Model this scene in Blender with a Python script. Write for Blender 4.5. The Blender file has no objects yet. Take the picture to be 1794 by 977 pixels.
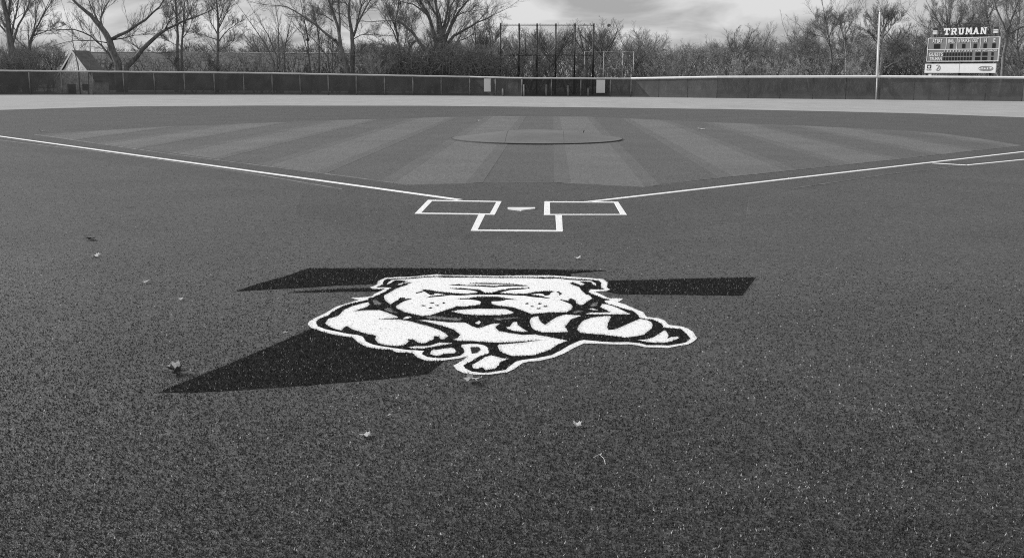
import bpy, math, random
import numpy as np
from mathutils import Vector, Matrix
from mathutils.geometry import delaunay_2d_cdt

random.seed(11)
rng = np.random.default_rng(11)
scene = bpy.context.scene
COL = scene.collection

# ------------------------------------------------------------------ camera
FPX, YAW, PITCH, ROLL = 1800.0, -0.0382062, -0.194640, 0.00398738
CAM = np.array([0.471238, -15.912151, 2.027939])
CX, CY = 897.0, 488.5
fw = np.array([math.sin(YAW)*math.cos(PITCH), math.cos(YAW)*math.cos(PITCH), math.sin(PITCH)])
_r = np.array([math.cos(YAW), -math.sin(YAW), 0.0]); _u = np.cross(_r, fw)
rt = math.cos(ROLL)*_r + math.sin(ROLL)*_u
up = -math.sin(ROLL)*_r + math.cos(ROLL)*_u
cam_data = bpy.data.cameras.new('camera'); cam = bpy.data.objects.new('camera', cam_data); COL.objects.link(cam)
cam_data.sensor_width = 36; cam_data.lens = FPX/1794*36; cam_data.clip_start = 0.1; cam_data.clip_end = 5000
M4 = Matrix(((rt[0], up[0], -fw[0], CAM[0]), (rt[1], up[1], -fw[1], CAM[1]), (rt[2], up[2], -fw[2], CAM[2]), (0, 0, 0, 1)))
cam.matrix_world = M4
scene.camera = cam

# ------------------------------------------------------------------ light
SUN_AZ, SUN_EL = math.radians(-76), math.radians(27)
sun_dir = Vector((math.sin(SUN_AZ)*math.cos(SUN_EL), math.cos(SUN_AZ)*math.cos(SUN_EL), math.sin(SUN_EL)))
sd = bpy.data.lights.new('sun', 'SUN'); sd.energy = 4.6; sd.angle = math.radians(0.8); sd.color = (1, 1, 1)
so = bpy.data.objects.new('sun', sd); COL.objects.link(so)
so.rotation_mode = 'QUATERNION'; so.rotation_quaternion = sun_dir.to_track_quat('Z', 'Y'); so.location = (-60, 20, 60)

world = bpy.data.worlds.new("World"); scene.world = world; world.use_nodes = True
wn, wl = world.node_tree.nodes, world.node_tree.links
wn.clear()
def WN(t, **k):
    n = wn.new(t)
    for a, b in k.items(): setattr(n, a, b)
    return n
w_out = WN('ShaderNodeOutputWorld'); w_bg = WN('ShaderNodeBackground'); w_bg.inputs['Strength'].default_value = 0.1
sky = WN('ShaderNodeTexSky', sky_type='NISHITA', sun_disc=False, sun_elevation=SUN_EL, sun_rotation=SUN_AZ, air_density=1.2, dust_density=2.0)
bw = WN('ShaderNodeRGBToBW'); wl.new(sky.outputs[0], bw.inputs[0])
tc = WN('ShaderNodeTexCoord'); sx = WN('ShaderNodeSeparateXYZ'); wl.new(tc.outputs['Generated'], sx.inputs[0])
def wmath(op, a, b=None):
    n = WN('ShaderNodeMath', operation=op)
    for i, v in enumerate((a, b)):
        if v is None: continue
        if isinstance(v, (int, float)): n.inputs[i].default_value = v
        else: wl.new(v, n.inputs[i])
    return n.outputs[0]
zc = wmath('ADD', wmath('MAXIMUM', sx.outputs[2], 0.0), 0.22)
cv = WN('ShaderNodeCombineXYZ'); wl.new(wmath('DIVIDE', sx.outputs[0], zc), cv.inputs[0]); wl.new(wmath('DIVIDE', sx.outputs[1], zc), cv.inputs[1])
cn = WN('ShaderNodeTexNoise'); cn.inputs['Scale'].default_value = 2.3; cn.inputs['Detail'].default_value = 7; cn.inputs['Roughness'].default_value = 0.52
cn.inputs['Distortion'].default_value = 0.4
wl.new(cv.outputs[0], cn.inputs['Vector'])
cr = WN('ShaderNodeValToRGB'); cr.color_ramp.elements[0].position = 0.40; cr.color_ramp.elements[1].position = 0.64
cr.color_ramp.elements[0].color = (0.60, 0.60, 0.60, 1); cr.color_ramp.elements[1].color = (0.30, 0.30, 0.30, 1)
wl.new(cn.outputs[0], cr.inputs[0])
cb = WN('ShaderNodeRGBToBW'); wl.new(cr.outputs[0], cb.inputs[0])
cloud = wmath('MULTIPLY', cb.outputs[0], 12.4)
skyv = wmath('MULTIPLY', wmath('MINIMUM', bw.outputs[0], 9.0), 0.22)
tot = wmath('ADD', wmath('MULTIPLY', cloud, 0.88), skyv)
wl.new(tot, w_bg.inputs['Color']); wl.new(w_bg.outputs[0], w_out.inputs[0])

scene.view_settings.view_transform = 'Standard'
scene.view_settings.look = 'None'
scene.view_settings.exposure = 0.0
scene.view_settings.gamma = 1.0
scene.render.engine = 'CYCLES'
scene.cycles.max_bounces = 6
scene.cycles.use_denoising = False
scene.cycles.filter_width = 1.05
scene.cycles.transparent_max_bounces = 12

# ------------------------------------------------------------------ photo geometry -> ground positions
def G(pts, z=0.0):
    px = np.asarray(pts, float).reshape(-1, 2)
    d = fw + np.outer((px[:, 0]-CX)/FPX, rt) - np.outer((px[:, 1]-CY)/FPX, up)
    t = (z-CAM[2])/d[:, 2]
    return CAM + d*t[:, None]
def AT(x, y, depth):
    return CAM + depth*(fw + (x-CX)/FPX*rt - (y-CY)/FPX*up)
def ground_under(x, depth):
    """ground point at a given distance along the column of the picture"""
    p = AT(x, 150, depth); return np.array([p[0], p[1], 0.0])

# ------------------------------------------------------------------ materials
MATS = {}
def material(name, val, rough=0.7, spec=0.3, noise=None, bump=None, metal=0.0, attr=None, coord='Object'):
    """noise = list of (scale, low factor, high factor, detail); bump = (scale, strength, distance)"""
    m = bpy.data.materials.new(name); m.use_nodes = True
    nt = m.node_tree; N, L = nt.nodes, nt.links
    b = N['Principled BSDF']
    b.inputs['Roughness'].default_value = rough; b.inputs['Metallic'].default_value = metal
    b.inputs['Specular IOR Level'].default_value = spec
    tcn = N.new('ShaderNodeTexCoord')
    v = None
    for (sc, lo, hi, det) in (noise or []):
        t = N.new('ShaderNodeTexNoise'); t.inputs['Scale'].default_value = sc if not isinstance(sc, tuple) else 1.0
        t.inputs['Detail'].default_value = det
        if isinstance(sc, tuple):
            mp = N.new('ShaderNodeMapping'); mp.inputs['Scale'].default_value = sc
            L.new(tcn.outputs[coord], mp.inputs[0]); L.new(mp.outputs[0], t.inputs['Vector'])
        else: L.new(tcn.outputs[coord], t.inputs['Vector'])
        r = N.new('ShaderNodeMapRange'); r.inputs[1].default_value = 0.3; r.inputs[2].default_value = 0.7
        r.inputs[3].default_value = lo; r.inputs[4].default_value = hi
        L.new(t.outputs[0], r.inputs[0])
        if v is None: v = r.outputs[0]
        else:
            q = N.new('ShaderNodeMath'); q.operation = 'MULTIPLY'; L.new(v, q.inputs[0]); L.new(r.outputs[0], q.inputs[1]); v = q.outputs[0]
    if attr:
        a = N.new('ShaderNodeAttribute'); a.attribute_name = attr
        if v is None: v = a.outputs['Fac']
        else:
            q = N.new('ShaderNodeMath'); q.operation = 'MULTIPLY'; L.new(v, q.inputs[0]); L.new(a.outputs['Fac'], q.inputs[1]); v = q.outputs[0]
    if v is not None:
        q = N.new('ShaderNodeMath'); q.operation = 'MULTIPLY'; q.inputs[1].default_value = val; L.new(v, q.inputs[0])
        L.new(q.outputs[0], b.inputs['Base Color'])
    else:
        b.inputs['Base Color'].default_value = (val, val, val, 1)
    if bump:
        t = N.new('ShaderNodeTexNoise'); t.inputs['Scale'].default_value = bump[0]; t.inputs['Detail'].default_value = 4
        L.new(tcn.outputs[coord], t.inputs['Vector'])
        bp = N.new('ShaderNodeBump'); bp.inputs['Strength'].default_value = bump[1]; bp.inputs['Distance'].default_value = bump[2]
        L.new(t.outputs[0], bp.inputs['Height']); L.new(bp.outputs[0], b.inputs['Normal'])
    MATS[name] = m
    return m

GRAIN = [(0.5, .86, 1.14, 4), (9.0, .8, 1.22, 3), (48.0, .48, 1.62, 3)]
m_earth = material('lawn_beyond', .10, noise=[(0.3, .7, 1.3, 5), (6, .7, 1.3, 3)])
m_foul = material('foul_turf', 0.064, rough=.55, spec=0.29, noise=GRAIN, bump=(90, .8, .02))
m_clay = material('infield_clay_turf', 0.055, rough=.55, spec=0.31, noise=GRAIN, bump=(90, .8, .02))
m_light = material('infield_light_turf', .107, rough=.55, spec=0.42, noise=GRAIN, bump=(90, .8, .02))
m_dark = material('infield_dark_turf', 0.068, rough=.55, spec=0.42, noise=GRAIN, bump=(90, .8, .02))
m_out = material('outfield_grass', .325, rough=.85, spec=.1, noise=[(.25, .93, 1.07, 4), ((1.2, .25, 1), .94, 1.06, 3), (30, .8, 1.2, 2)])
m_fence_shadow = material('fence_shadow_strip', .26, rough=.9, spec=.1, noise=[(2, .9, 1.1, 4)])  # darker outfield tone standing in for the fence's cast shadow
m_line = material('line_paint', .80, rough=.7, spec=.2, noise=[(40, .85, 1.08, 3)], bump=(120, .6, .01))
m_wt = material('white_turf', .84, rough=.6, spec=.3, noise=[(60, .9, 1.06, 3)], bump=(150, .6, .008))
m_bt = material('black_turf', .028, rough=.9, spec=.04, noise=[(60, .7, 1.3, 3)], bump=(150, .8, .01))
m_gt = material('grey_turf', .24, rough=.7, spec=.3, noise=[(60, .8, 1.2, 3)], bump=(150, .8, .01))
m_patch = material('green_turf_patch', .06, rough=.8, spec=.1, noise=[(60, .7, 1.3, 3)])
f_green = material('turf_fibre', .062, rough=.45, spec=.2, attr='tint')
f_white = material('white_fibre', .86, rough=.5, spec=.4, attr='tint')
f_black = material('black_fibre', .027, rough=.5, spec=.12, attr='tint')
f_grey = material('grey_fibre', .26, rough=.5, spec=.4, attr='tint')

for fm in (f_green, f_white, f_black, f_grey):      # thin plastic fibres let light through
    N_, L_ = fm.node_tree.nodes, fm.node_tree.links
    pb = N_['Principled BSDF']; tl = N_.new('ShaderNodeBsdfTranslucent'); mx = N_.new('ShaderNodeMixShader'); mx.inputs[0].default_value = .46
    L_.new(pb.inputs['Base Color'].links[0].from_socket, tl.inputs['Color'])
    L_.new(pb.outputs[0], mx.inputs[1]); L_.new(tl.outputs[0], mx.inputs[2]); L_.new(mx.outputs[0], N_['Material Output'].inputs['Surface'])

m_bark = material('bark', .15, rough=.9, spec=.1, noise=[((6, 6, 1.2), .6, 1.5, 5)], bump=(14, .6, .03))
m_twig = material('twig_bark', .20, rough=.9, spec=.1, noise=[(1.5, .75, 1.3, 2)])
m_twigd = material('dark_twig_bark', .13, rough=.9, spec=.1, noise=[(1.5, .75, 1.3, 2)])
m_twigl = material('pale_twig_bark', .30, rough=.9, spec=.1, noise=[(1.5, .75, 1.3, 2)])
m_palebark = material('pale_bark', .34, rough=.9, spec=.1, noise=[((5, 5, 1.5), .6, 1.3, 4)])
m_brush = material('brush_twigs', .20, rough=.95, spec=.05, noise=[(.22, .62, 1.35, 4)])
m_cap = material('rail_cap', .80, rough=.45, spec=.4, noise=[(3, .9, 1.05, 3)])
m_capg = material('rail_cap_grey', .55, rough=.5, spec=.4, noise=[(3, .9, 1.05, 3)])
m_post = material('galvanised_post', .42, rough=.45, spec=.5, noise=[(8, .7, 1.15, 4)])
m_fpost = material('dull_post', .21, rough=.7, spec=.2, noise=[((3, 3, 1.5), .55, 1.35, 4)])
m_whitepole = material('white_pole', .82, rough=.4, spec=.4, noise=[(3, .92, 1.04, 3)])
m_blackpole = material('black_pole', .018, rough=.45, spec=.4, noise=[(5, .8, 1.3, 3)])
m_sign = material('white_sign', .68, rough=.5, spec=.3, noise=[(4, .93, 1.04, 4)])
m_board = material('board_paint', .22, rough=.5, spec=.3, noise=[(4, .93, 1.06, 3)])
m_digit = material('digit_glass', .012, rough=.25, spec=.5, noise=[(6, .8, 1.2, 2)])
m_letter = material('white_lettering', .85, rough=.5, spec=.3, noise=[(5, .95, 1.03, 2)])
m_steel = material('dark_steel', .035, rough=.5, spec=.4, noise=[(5, .8, 1.3, 3)])
m_print = material('grey_print', .30, rough=.5, spec=.3, noise=[(9, .7, 1.25, 3)])
m_printd = material('black_print', .03, rough=.5, spec=.3, noise=[(9, .8, 1.2, 3)])
m_tarp = material('tarp_fabric', .112, rough=.5, spec=.3, noise=[(1.5, .9, 1.12, 4), (25, .9, 1.1, 3)], bump=(6, .35, .03))
m_tarphem = material('tarp_hem', .07, rough=.6, spec=.2, noise=[(8, .8, 1.2, 3)])
m_tarpseam = material('tarp_seam', .12, rough=.6, spec=.2, noise=[(8, .8, 1.2, 3)])
m_leaf = material('dry_leaf', .42, rough=.5, spec=.4, noise=[(60, .65, 1.25, 4)], bump=(160, .5, .004))
m_leafd = material('brown_leaf', .16, rough=.6, spec=.3, noise=[(60, .6, 1.3, 4)], bump=(160, .5, .004))
m_stone = material('pale_stone', .78, rough=.9, spec=.1, noise=[(1.2, .75, 1.2, 4), (5, .55, 1.3, 4)], bump=(4, .8, .06))
m_trim = material('white_trim', .72, rough=.6, spec=.2, noise=[(5, .85, 1.05, 3)])
m_roof = material('shingle_roof', .15, rough=.9, spec=.1, noise=[((1, 1, 6), .85, 1.15, 3), (3, .85, 1.15, 4)])
m_wood = material('weathered_wood', .13, rough=.9, spec=.1, noise=[((6, 6, .8), .6, 1.4, 4)])
m_dim = material('shade_inside', .03, rough=.9, spec=.05, noise=[(3, .8, 1.2, 3)])
m_siding = material('house_siding', .13, rough=.8, spec=.15, noise=[((.5, .5, 8), .9, 1.1, 2)])

def mesh_screen(name, val, through):
    m = bpy.data.materials.new(name); m.use_nodes = True
    N, L = m.node_tree.nodes, m.node_tree.links
    b = N['Principled BSDF']; b.inputs['Roughness'].default_value = .85; b.inputs['Specular IOR Level'].default_value = .1
    tcn = N.new('ShaderNodeTexCoord')
    t = N.new('ShaderNodeTexNoise'); t.inputs['Scale'].default_value = .9; t.inputs['Detail'].default_value = 5
    L.new(tcn.outputs['Object'], t.inputs['Vector'])
    r = N.new('ShaderNodeMapRange'); r.inputs[1].default_value = .3; r.inputs[2].default_value = .7
    r.inputs[3].default_value = val*.8; r.inputs[4].default_value = val*1.2
    L.new(t.outputs[0], r.inputs[0]); L.new(r.outputs[0], b.inputs['Base Color'])
    tr = N.new('ShaderNodeBsdfTransparent'); mx = N.new('ShaderNodeMixShader'); mx.inputs[0].default_value = through
    L.new(b.outputs[0], mx.inputs[1]); L.new(tr.outputs[0], mx.inputs[2]); L.new(mx.outputs[0], N['Material Output'].inputs['Surface'])
    return m
m_screen = mesh_screen('windscreen_mesh', .088, .16)
m_screen3 = mesh_screen('windscreen_mesh_dark', .034, .14)
m_screen2 = mesh_screen('windscreen_mesh_dense', .115, .14)

# ------------------------------------------------------------------ object helpers
def tag(o, label=None, cat=None, group=None, kind=None):
    if label: o['label'] = label
    if cat: o['category'] = cat
    if group: o['group'] = group
    if kind: o['kind'] = kind
    return o
def empty(name, loc=(0, 0, 0), rz=0.0):
    o = bpy.data.objects.new(name, None); COL.objects.link(o)
    o.location = tuple(float(v) for v in loc); o.rotation_euler = (0, 0, rz); o.empty_display_size = .2
    return o
def link_mesh(name, me, mats, parent=None):
    o = bpy.data.objects.new(name, me); COL.objects.link(o)
    for m in (mats if isinstance(mats, (list, tuple)) else [mats]): me.materials.append(m)
    if parent: o.parent = parent
    return o
class MB:
    def __init__(s): s.v, s.f = [], []
    def add(s, vs, fs):
        k = len(s.v); s.v += [tuple(map(float, q)) for q in vs]; s.f += [tuple(i+k for i in f) for f in fs]
    def box(s, x0, x1, y0, y1, z0, z1):
        s.add([(x0,y0,z0),(x1,y0,z0),(x1,y1,z0),(x0,y1,z0),(x0,y0,z1),(x1,y0,z1),(x1,y1,z1),(x0,y1,z1)],
              [(0,3,2,1),(4,5,6,7),(0,1,5,4),(1,2,6,5),(2,3,7,6),(3,0,4,7)])
    def tube(s, pts, r0, r1=None, n=5, cap=True):
        r1 = r0 if r1 is None else r1
        P = [Vector(p) for p in pts]; k0 = len(s.v); m = len(P)
        ref = None
        for i, p in enumerate(P):
            t = (P[min(i+1, m-1)]-P[max(i-1, 0)])
            if t.length < 1e-9: t = Vector((0, 0, 1))
            t.normalize()
            if ref is None: ref = Vector((1, 0, 0)) if abs(t.x) < .8 else Vector((0, 1, 0))
            a = (ref - t*ref.dot(t)).normalized(); b = t.cross(a); ref = a
            r = r0+(r1-r0)*i/(m-1)
            for j in range(n):
                th = 2*math.pi*j/n
                q = p + a*(math.cos(th)*r) + b*(math.sin(th)*r); s.v.append((q.x, q.y, q.z))
        for i in range(m-1):
            for j in range(n):
                a0 = k0+i*n+j; a1 = k0+i*n+(j+1) % n
                s.f.append((a0, a1, a1+n, a0+n))
        if cap:
            s.f.append(tuple(k0+(m-1)*n+j for j in range(n))); s.f.append(tuple(k0+j for j in reversed(range(n))))
    def prism(s, poly, y0, y1):
        """poly of (x,z) extruded along y"""
        n = len(poly)
        s.add([(x, y0, z) for x, z in poly]+[(x, y1, z) for x, z in poly],
              [tuple(range(n)), tuple(reversed(range(n, 2*n)))]+[(i, i+n, (i+1) % n+n, (i+1) % n) for i in range(n)])
    def build(s, name, mat, parent=None, smooth=False):
        me = bpy.data.meshes.new(name); me.from_pydata(s.v, [], s.f); me.update()
        if smooth: me.polygons.foreach_set('use_smooth', [True]*len(me.polygons))
        return link_mesh(name, me, mat, parent)
def tri_mesh(name, V, tint=None):
    """triangle soup from an (N,3,3) array"""
    n = len(V); me = bpy.data.meshes.new(name)
    me.vertices.add(n*3); me.vertices.foreach_set('co', np.ascontiguousarray(V, dtype=np.float32).reshape(-1))
    me.loops.add(n*3); me.loops.foreach_set('vertex_index', np.arange(n*3, dtype=np.int32))
    me.polygons.add(n); me.polygons.foreach_set('loop_start', np.arange(0, n*3, 3, dtype=np.int32))
    me.polygons.foreach_set('loop_total', np.full(n, 3, dtype=np.int32))
    if tint is not None:
        a = me.attributes.new('tint', 'FLOAT', 'FACE'); a.data.foreach_set('value', tint.astype(np.float32))
    me.update(); return me
def flat(polys, z):
    """triangulated sheet(s) from xy outlines"""
    V, F = [], []
    for poly in polys:
        co = [Vector((float(p[0]), float(p[1]))) for p in poly]; n = len(co)
        r = delaunay_2d_cdt(co, [], [list(range(n))], 1, 1e-6)
        k = len(V); V += [(p.x, p.y, z) for p in r[0]]; 
        for f in r[2]:
            f = list(f)
            a = r[0][f[0]]; b = r[0][f[1]]; c = r[0][f[2]]
            if (b-a).cross(c-a) < 0: f.reverse()
            F.append(tuple(i+k for i in f))
    return V, F
def sheet(name, polys, z, mat, parent=None, splay=5.0):
    V, F = flat(polys, z)
    cnt = {}
    for f in F:
        for i in range(len(f)): e = (f[i-1], f[i]); k = (min(e), max(e)); cnt.setdefault(k, []).append(e)
    if z > 0:
        for k, es in cnt.items():
            if len(es) == 1:      # turf edges run down into the ground
                a, b = es[0]; n0 = len(V); dx, dy = V[b][0]-V[a][0], V[b][1]-V[a][1]; L_ = math.hypot(dx, dy) or 1; ox, oy = dy/L_*z*splay, -dx/L_*z*splay; V += [(V[a][0]+ox, V[a][1]+oy, 0.0), (V[b][0]+ox, V[b][1]+oy, 0.0)]; F.append((b, a, n0, n0+1))
    me = bpy.data.meshes.new(name); me.from_pydata(V, [], F); me.update()
    return link_mesh(name, me, mat, parent)
def inside(pts, poly):
    x, y = pts[:, 0], pts[:, 1]; c = np.zeros(len(pts), bool); n = len(poly)
    for i in range(n):
        x0, y0 = poly[i][0], poly[i][1]; x1, y1 = poly[i-1][0], poly[i-1][1]
        if y0 == y1: continue
        k = (y0 > y) != (y1 > y)
        c ^= k & (x < (x1-x0)*(y-y0)/(y1-y0)+x0)
    return c
def copy_tree(o, parent=None):
    c = o.copy(); COL.objects.link(c)
    if parent: c.parent = parent
    for ch in o.children: copy_tree(ch, c)
    return c

# ------------------------------------------------------------------ the ground
def P2(pts, z=0.0): return [tuple(q[:2]) for q in G(pts, z)]
tag(sheet('ground', [[(-900, -600), (900, -600), (900, 1500), (-900, 1500)]], 0.0, m_earth), kind='structure')
fence_base = P2([(0, 166), (450, 166), (830, 168), (900, 169), (1105, 170), (1250, 172), (1540, 175), (1794, 178)])
FB = [(-84, 66), (-72, 78)] + fence_base + [(56, 66), (70, 50)]
out_poly = [(-84, -30)] + FB + [(70, -30)]
tag(sheet('outfield_turf', [out_poly], 0.004, m_out), kind='structure')
# the fence's shadow, painted as a narrow darker strip in left and centre field
shadow_edge = []
for (x, y) in FB[:7]:
    d = Vector((-x, -y)).normalized(); shadow_edge.append((x+d.x*2.6, y+d.y*2.6))
tag(sheet('fence_shadow_strip', [FB[:7]+shadow_edge[::-1]], 0.008, m_fence_shadow), kind='structure')
arc = P2([(0, 193), (100, 190), (226, 186.8), (450, 185.3), (750, 185.6), (900, 187), (1081, 189), (1280, 191.7), (1462, 195.5), (1614, 199.3), (1794, 206)])
skin = [(-46, -40), (-46, 14), (-37, 33)] + arc + [(29.5, 30), (40, 8), (40, -40)]
tag(sheet('infield_clay', [skin], 0.006, m_clay), kind='structure')
# foul ground either side of the base paths
def foul(sgn):
    o = 1.35
    return [(sgn*3.9, 3.9-2*o*.72), (sgn*30, 30-2*o*.72), (sgn*46 if sgn < 0 else 40, 27), (sgn*46 if sgn < 0 else 40, -40), (0, -40), (0, -3.2), (sgn*2.0, -2.6), (sgn*3.3, -1.0)]
tag(sheet('foul_ground', [foul(-1), foul(1)], 0.0085, m_foul), kind='structure')
# infield grass: alternate light and dark mown stripes
from_px_back = P2([(61, 236), (300, 222), (540, 213), (640, 209.5), (850, 204), (1030, 205), (1100, 208), (1250, 215), (1386, 220), (1541, 227), (1644, 233.5), (1720, 244), (1792, 255.6)])
grass = from_px_back + P2([(1678, 267.6), (1550, 282), (1250, 313)]) + P2([(1131, 328.5), (988, 321), (863, 320.5), (715, 324.5)]) + P2([(560, 302)])
tag(sheet('infield_grass', [grass], 0.0085, m_dark), kind='structure')
gp = np.array(grass)
def clip_strip(poly, x0, x1):
    def cl(p, X, keep_right):
        o = []
        for i in range(len(p)):
            a, b = p[i-1], p[i]
            ia = (a[0] >= X) == keep_right; ib = (b[0] >= X) == keep_right
            if ia != ib:
                t = (X-a[0])/(b[0]-a[0]); o.append((X, a[1]+t*(b[1]-a[1])))
            if ib: o.append(b)
        return o
    p = cl(list(poly), x0, True)
    return cl(p, x1, False) if p else p
light = []
for k in range(-6, 6):
    # light bands lie either side of the dark centre band
    x0 = -0.10 + .78 + 1.70*(2*k) ; x1 = x0 + 1.70
    p = clip_strip(grass, x0, x1)
    if len(p) > 2: light.append(p)
m_mid = material('infield_mid_turf', .085, rough=.55, spec=.42, noise=GRAIN, bump=(90, .8, .02))
edges = []
for k in range(-6, 6):
    for x in (-0.10+.78+3.40*k, -0.10+.78+3.40*k+1.70):
        for o, wd_ in ((-.16, .32),):
            p = clip_strip(grass, x+o, x+o+wd_)
            if len(p) > 2: edges.append(p)
for p in edges: tag(sheet('stripe_edge', [p], 0.0122, m_mid, None, .3), kind='structure')
for p in light:
    tag(sheet('mown_stripe', [p], 0.011, m_light), kind='structure')

# cut seams where the turf rolls meet
m_seam = material('turf_seam', .15, rough=.7, spec=.3, noise=[(3, .5, 1.3, 4)])
def seam(pts, w=.035, z=.0125):
    out = []
    for a, b in zip(pts[:-1], pts[1:]):
        a, b = Vector(a), Vector(b); d = (b-a).normalized(); n = Vector((-d.y, d.x))*w/2; out.append([tuple(a+n), tuple(b+n), tuple(b-n), tuple(a-n)])
    tag(sheet('turf_seam', out, z, m_seam, None, .3), kind='structure')
seam(P2([(0, 246), (220, 272), (430, 303), (600, 332)])); seam(P2([(1390, 331), (1550, 307), (1690, 291)]))
seam(P2([(61, 236), (300, 270.5), (560, 303.5), (690, 321)])); seam(P2([(1140, 325), (1250, 313.5), (1550, 282), (1678, 267.6), (1792, 255.6)])); seam(P2([(715, 324), (863, 320), (988, 320.5), (1131, 328)]))

# ------------------------------------------------------------------ chalk lines
LZ = 0.0125
def band(a, b, w, z=LZ):
    a, b = Vector(a), Vector(b); d = (b-a).normalized(); n = Vector((-d.y, d.x))*w/2
    return [tuple(a+n), tuple(b+n), tuple(b-n), tuple(a-n)]
COVER = []      # (polygon, None) areas where no turf fibres of the ground stand
def line_object(name, polys, label, cat='line', z=LZ, m=m_line):
    o = sheet(name, polys, z, m, None, .5); tag(o, label, cat)
    COVER.extend(polys); return o
def away(a, b, dist):
    a, b = Vector(a), Vector(b); return tuple(a+(b-a).normalized()*dist)
fl = P2([(806, 349.6), (0, 238.5)], LZ); fr = P2([(1030, 353.2), (1794, 265.5)], LZ)
line_object('foul_line', [band(fl[0], away(fl[0], fl[1], 62), .115)], 'long white chalk line running to the left edge from the left batter\'s box', 'foul line')
line_object('foul_line', [band(fr[0], away(fr[0], fr[1], 55), .115)], 'long white chalk line running to the right edge from the right batter\'s box', 'foul line')
rl = P2([(1634, 285.6), (1694, 289.0), (1794, 279.2)], LZ)
line_object('running_lane', [band(rl[0], rl[1], .10), band(rl[1], away(rl[1], rl[2], 14), .10)], 'thin white runner\'s lane line branching off below the right foul line', 'lane line')
def box_from_px(name, outer, inner, label):
    o = P2(outer, LZ); i = P2(inner, LZ); n = len(o)
    line_object(name, [[o[k], o[(k+1) % n], i[(k+1) % n], i[k]] for k in range(n)], label, 'batter box')
def zb(pts): return [(700+x/3.987, 180+y/3.982) for x, y in pts]
box_from_px('batters_box', zb([(198, 677), (712, 686), (664, 780), (105, 773)]), zb([(228, 684), (676, 691), (632, 772), (150, 767)]),
            'white outlined rectangle left of home plate')
box_from_px('batters_box', zb([(1014, 687), (1527, 690), (1588, 781), (1010, 782)]), zb([(1050, 694), (1500, 696), (1545, 776), (1052, 776)]),
            'white outlined rectangle right of home plate')
cb_ = [[(552, 779), (597, 779), (545, 884), (497, 892)], [(497, 892), (1140, 897), (1098, 888), (545, 884)], [(1090, 781), (1134, 781), (1140, 897), (1098, 888)]]
line_object('catchers_box', [P2(zb(q), LZ) for q in cb_], 'three sided white outline behind home plate, nearest the camera', 'catcher box')
plate = P2(zb([(755, 729), (945, 729), (948, 737), (850, 749), (757, 737)]), LZ+.01)
mb = MB(); n = len(plate)
mb.add([(x, y, .004) for x, y in plate]+[(x, y, LZ+.012) for x, y in plate], [tuple(range(n, 2*n))]+[(i, (i+1) % n, (i+1) % n+n, i+n) for i in range(n)])
tag(mb.build('home_plate', m_sign), 'white five sided home plate set between the two batter\'s boxes', 'home plate'); COVER.append(plate)

# ------------------------------------------------------------------ the bulldog emblem with its letter, inlaid turf
ORG = dict(A=(535, 474), B=(705, 474), C=(875, 474), D=(1045, 474), E=(535, 560), F=(705, 560), G=(875, 560), H=(1045, 530), P=(0, 0))
def tr(s):
    """trace notation: window letter followed by x,y pairs"""
    o = []; w = 'P'
    for t in s.split():
        if t in ORG: w = t; continue
        x, y = map(float, t.split(',')); k = 1.0 if w == 'P' else 9.967
        o.append((ORG[w][0]+x/k, ORG[w][1]+y/k))
    return o
T_TOP = "P 413,508 450,496 500,482 540,468.5 700,468 860,469.5 1064,472 1000,477 1000,492 700,500 650,495.5 590,498 535,501.7 470,505"
T_LINE = "P 500,510.5 535,508 580,505 640,503 676,504 676,508 640,508.5 600,508.7 560,509.5 535,510"
T_BAR = "P 1045,490 1110,489.3 1180,487 1324,484 1300,515.5 1180,514 1085,513 1060,508 1045,504"
T_STEM = "P 279,684 342,658 434,621 500,593 545,573 640,590 760,600 778,628 765,640 748,652 690,659 560,670 420,680 330,684.5"
SIL = ("A 1800,92 1600,95 1400,108 1330,135 1265,170 1255,215 1215,245 1130,270 1160,300 1290,305 1390,295 1330,330 1200,390 1170,425 1060,440 800,458 930,492 700,560 530,610 350,720 150,815 60,870 40,930 "
       "E 45,62 110,120 350,200 560,250 820,285 940,385 1080,455 1300,490 1480,495 1600,545 1794,550 F 180,555 250,630 420,690 620,695 850,665 1000,645 1150,607 1060,680 890,775 960,850 1080,905 1300,930 1500,930 1794,890 "
       "G 130,890 260,830 400,730 520,700 700,690 950,630 1130,560 1320,455 1480,385 1650,390 1794,395 H 400,705 560,700 720,720 830,750 1000,755 1250,765 1450,725 1600,705 1700,650 1755,600 1690,490 1600,430 1500,395 1260,365 1190,290 1090,250 900,230 860,210 820,145 650,80 500,10 "
       "D 370,530 400,515 460,475 340,460 250,470 190,450 70,390 0,362 C 1680,345 D 60,338 180,335 245,315 185,275 195,185 110,130 0,120 C 1600,112 1200,85 900,65 400,65 0,72 B 1300,65 700,60 600,45 450,60 250,80 0,95")
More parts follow.
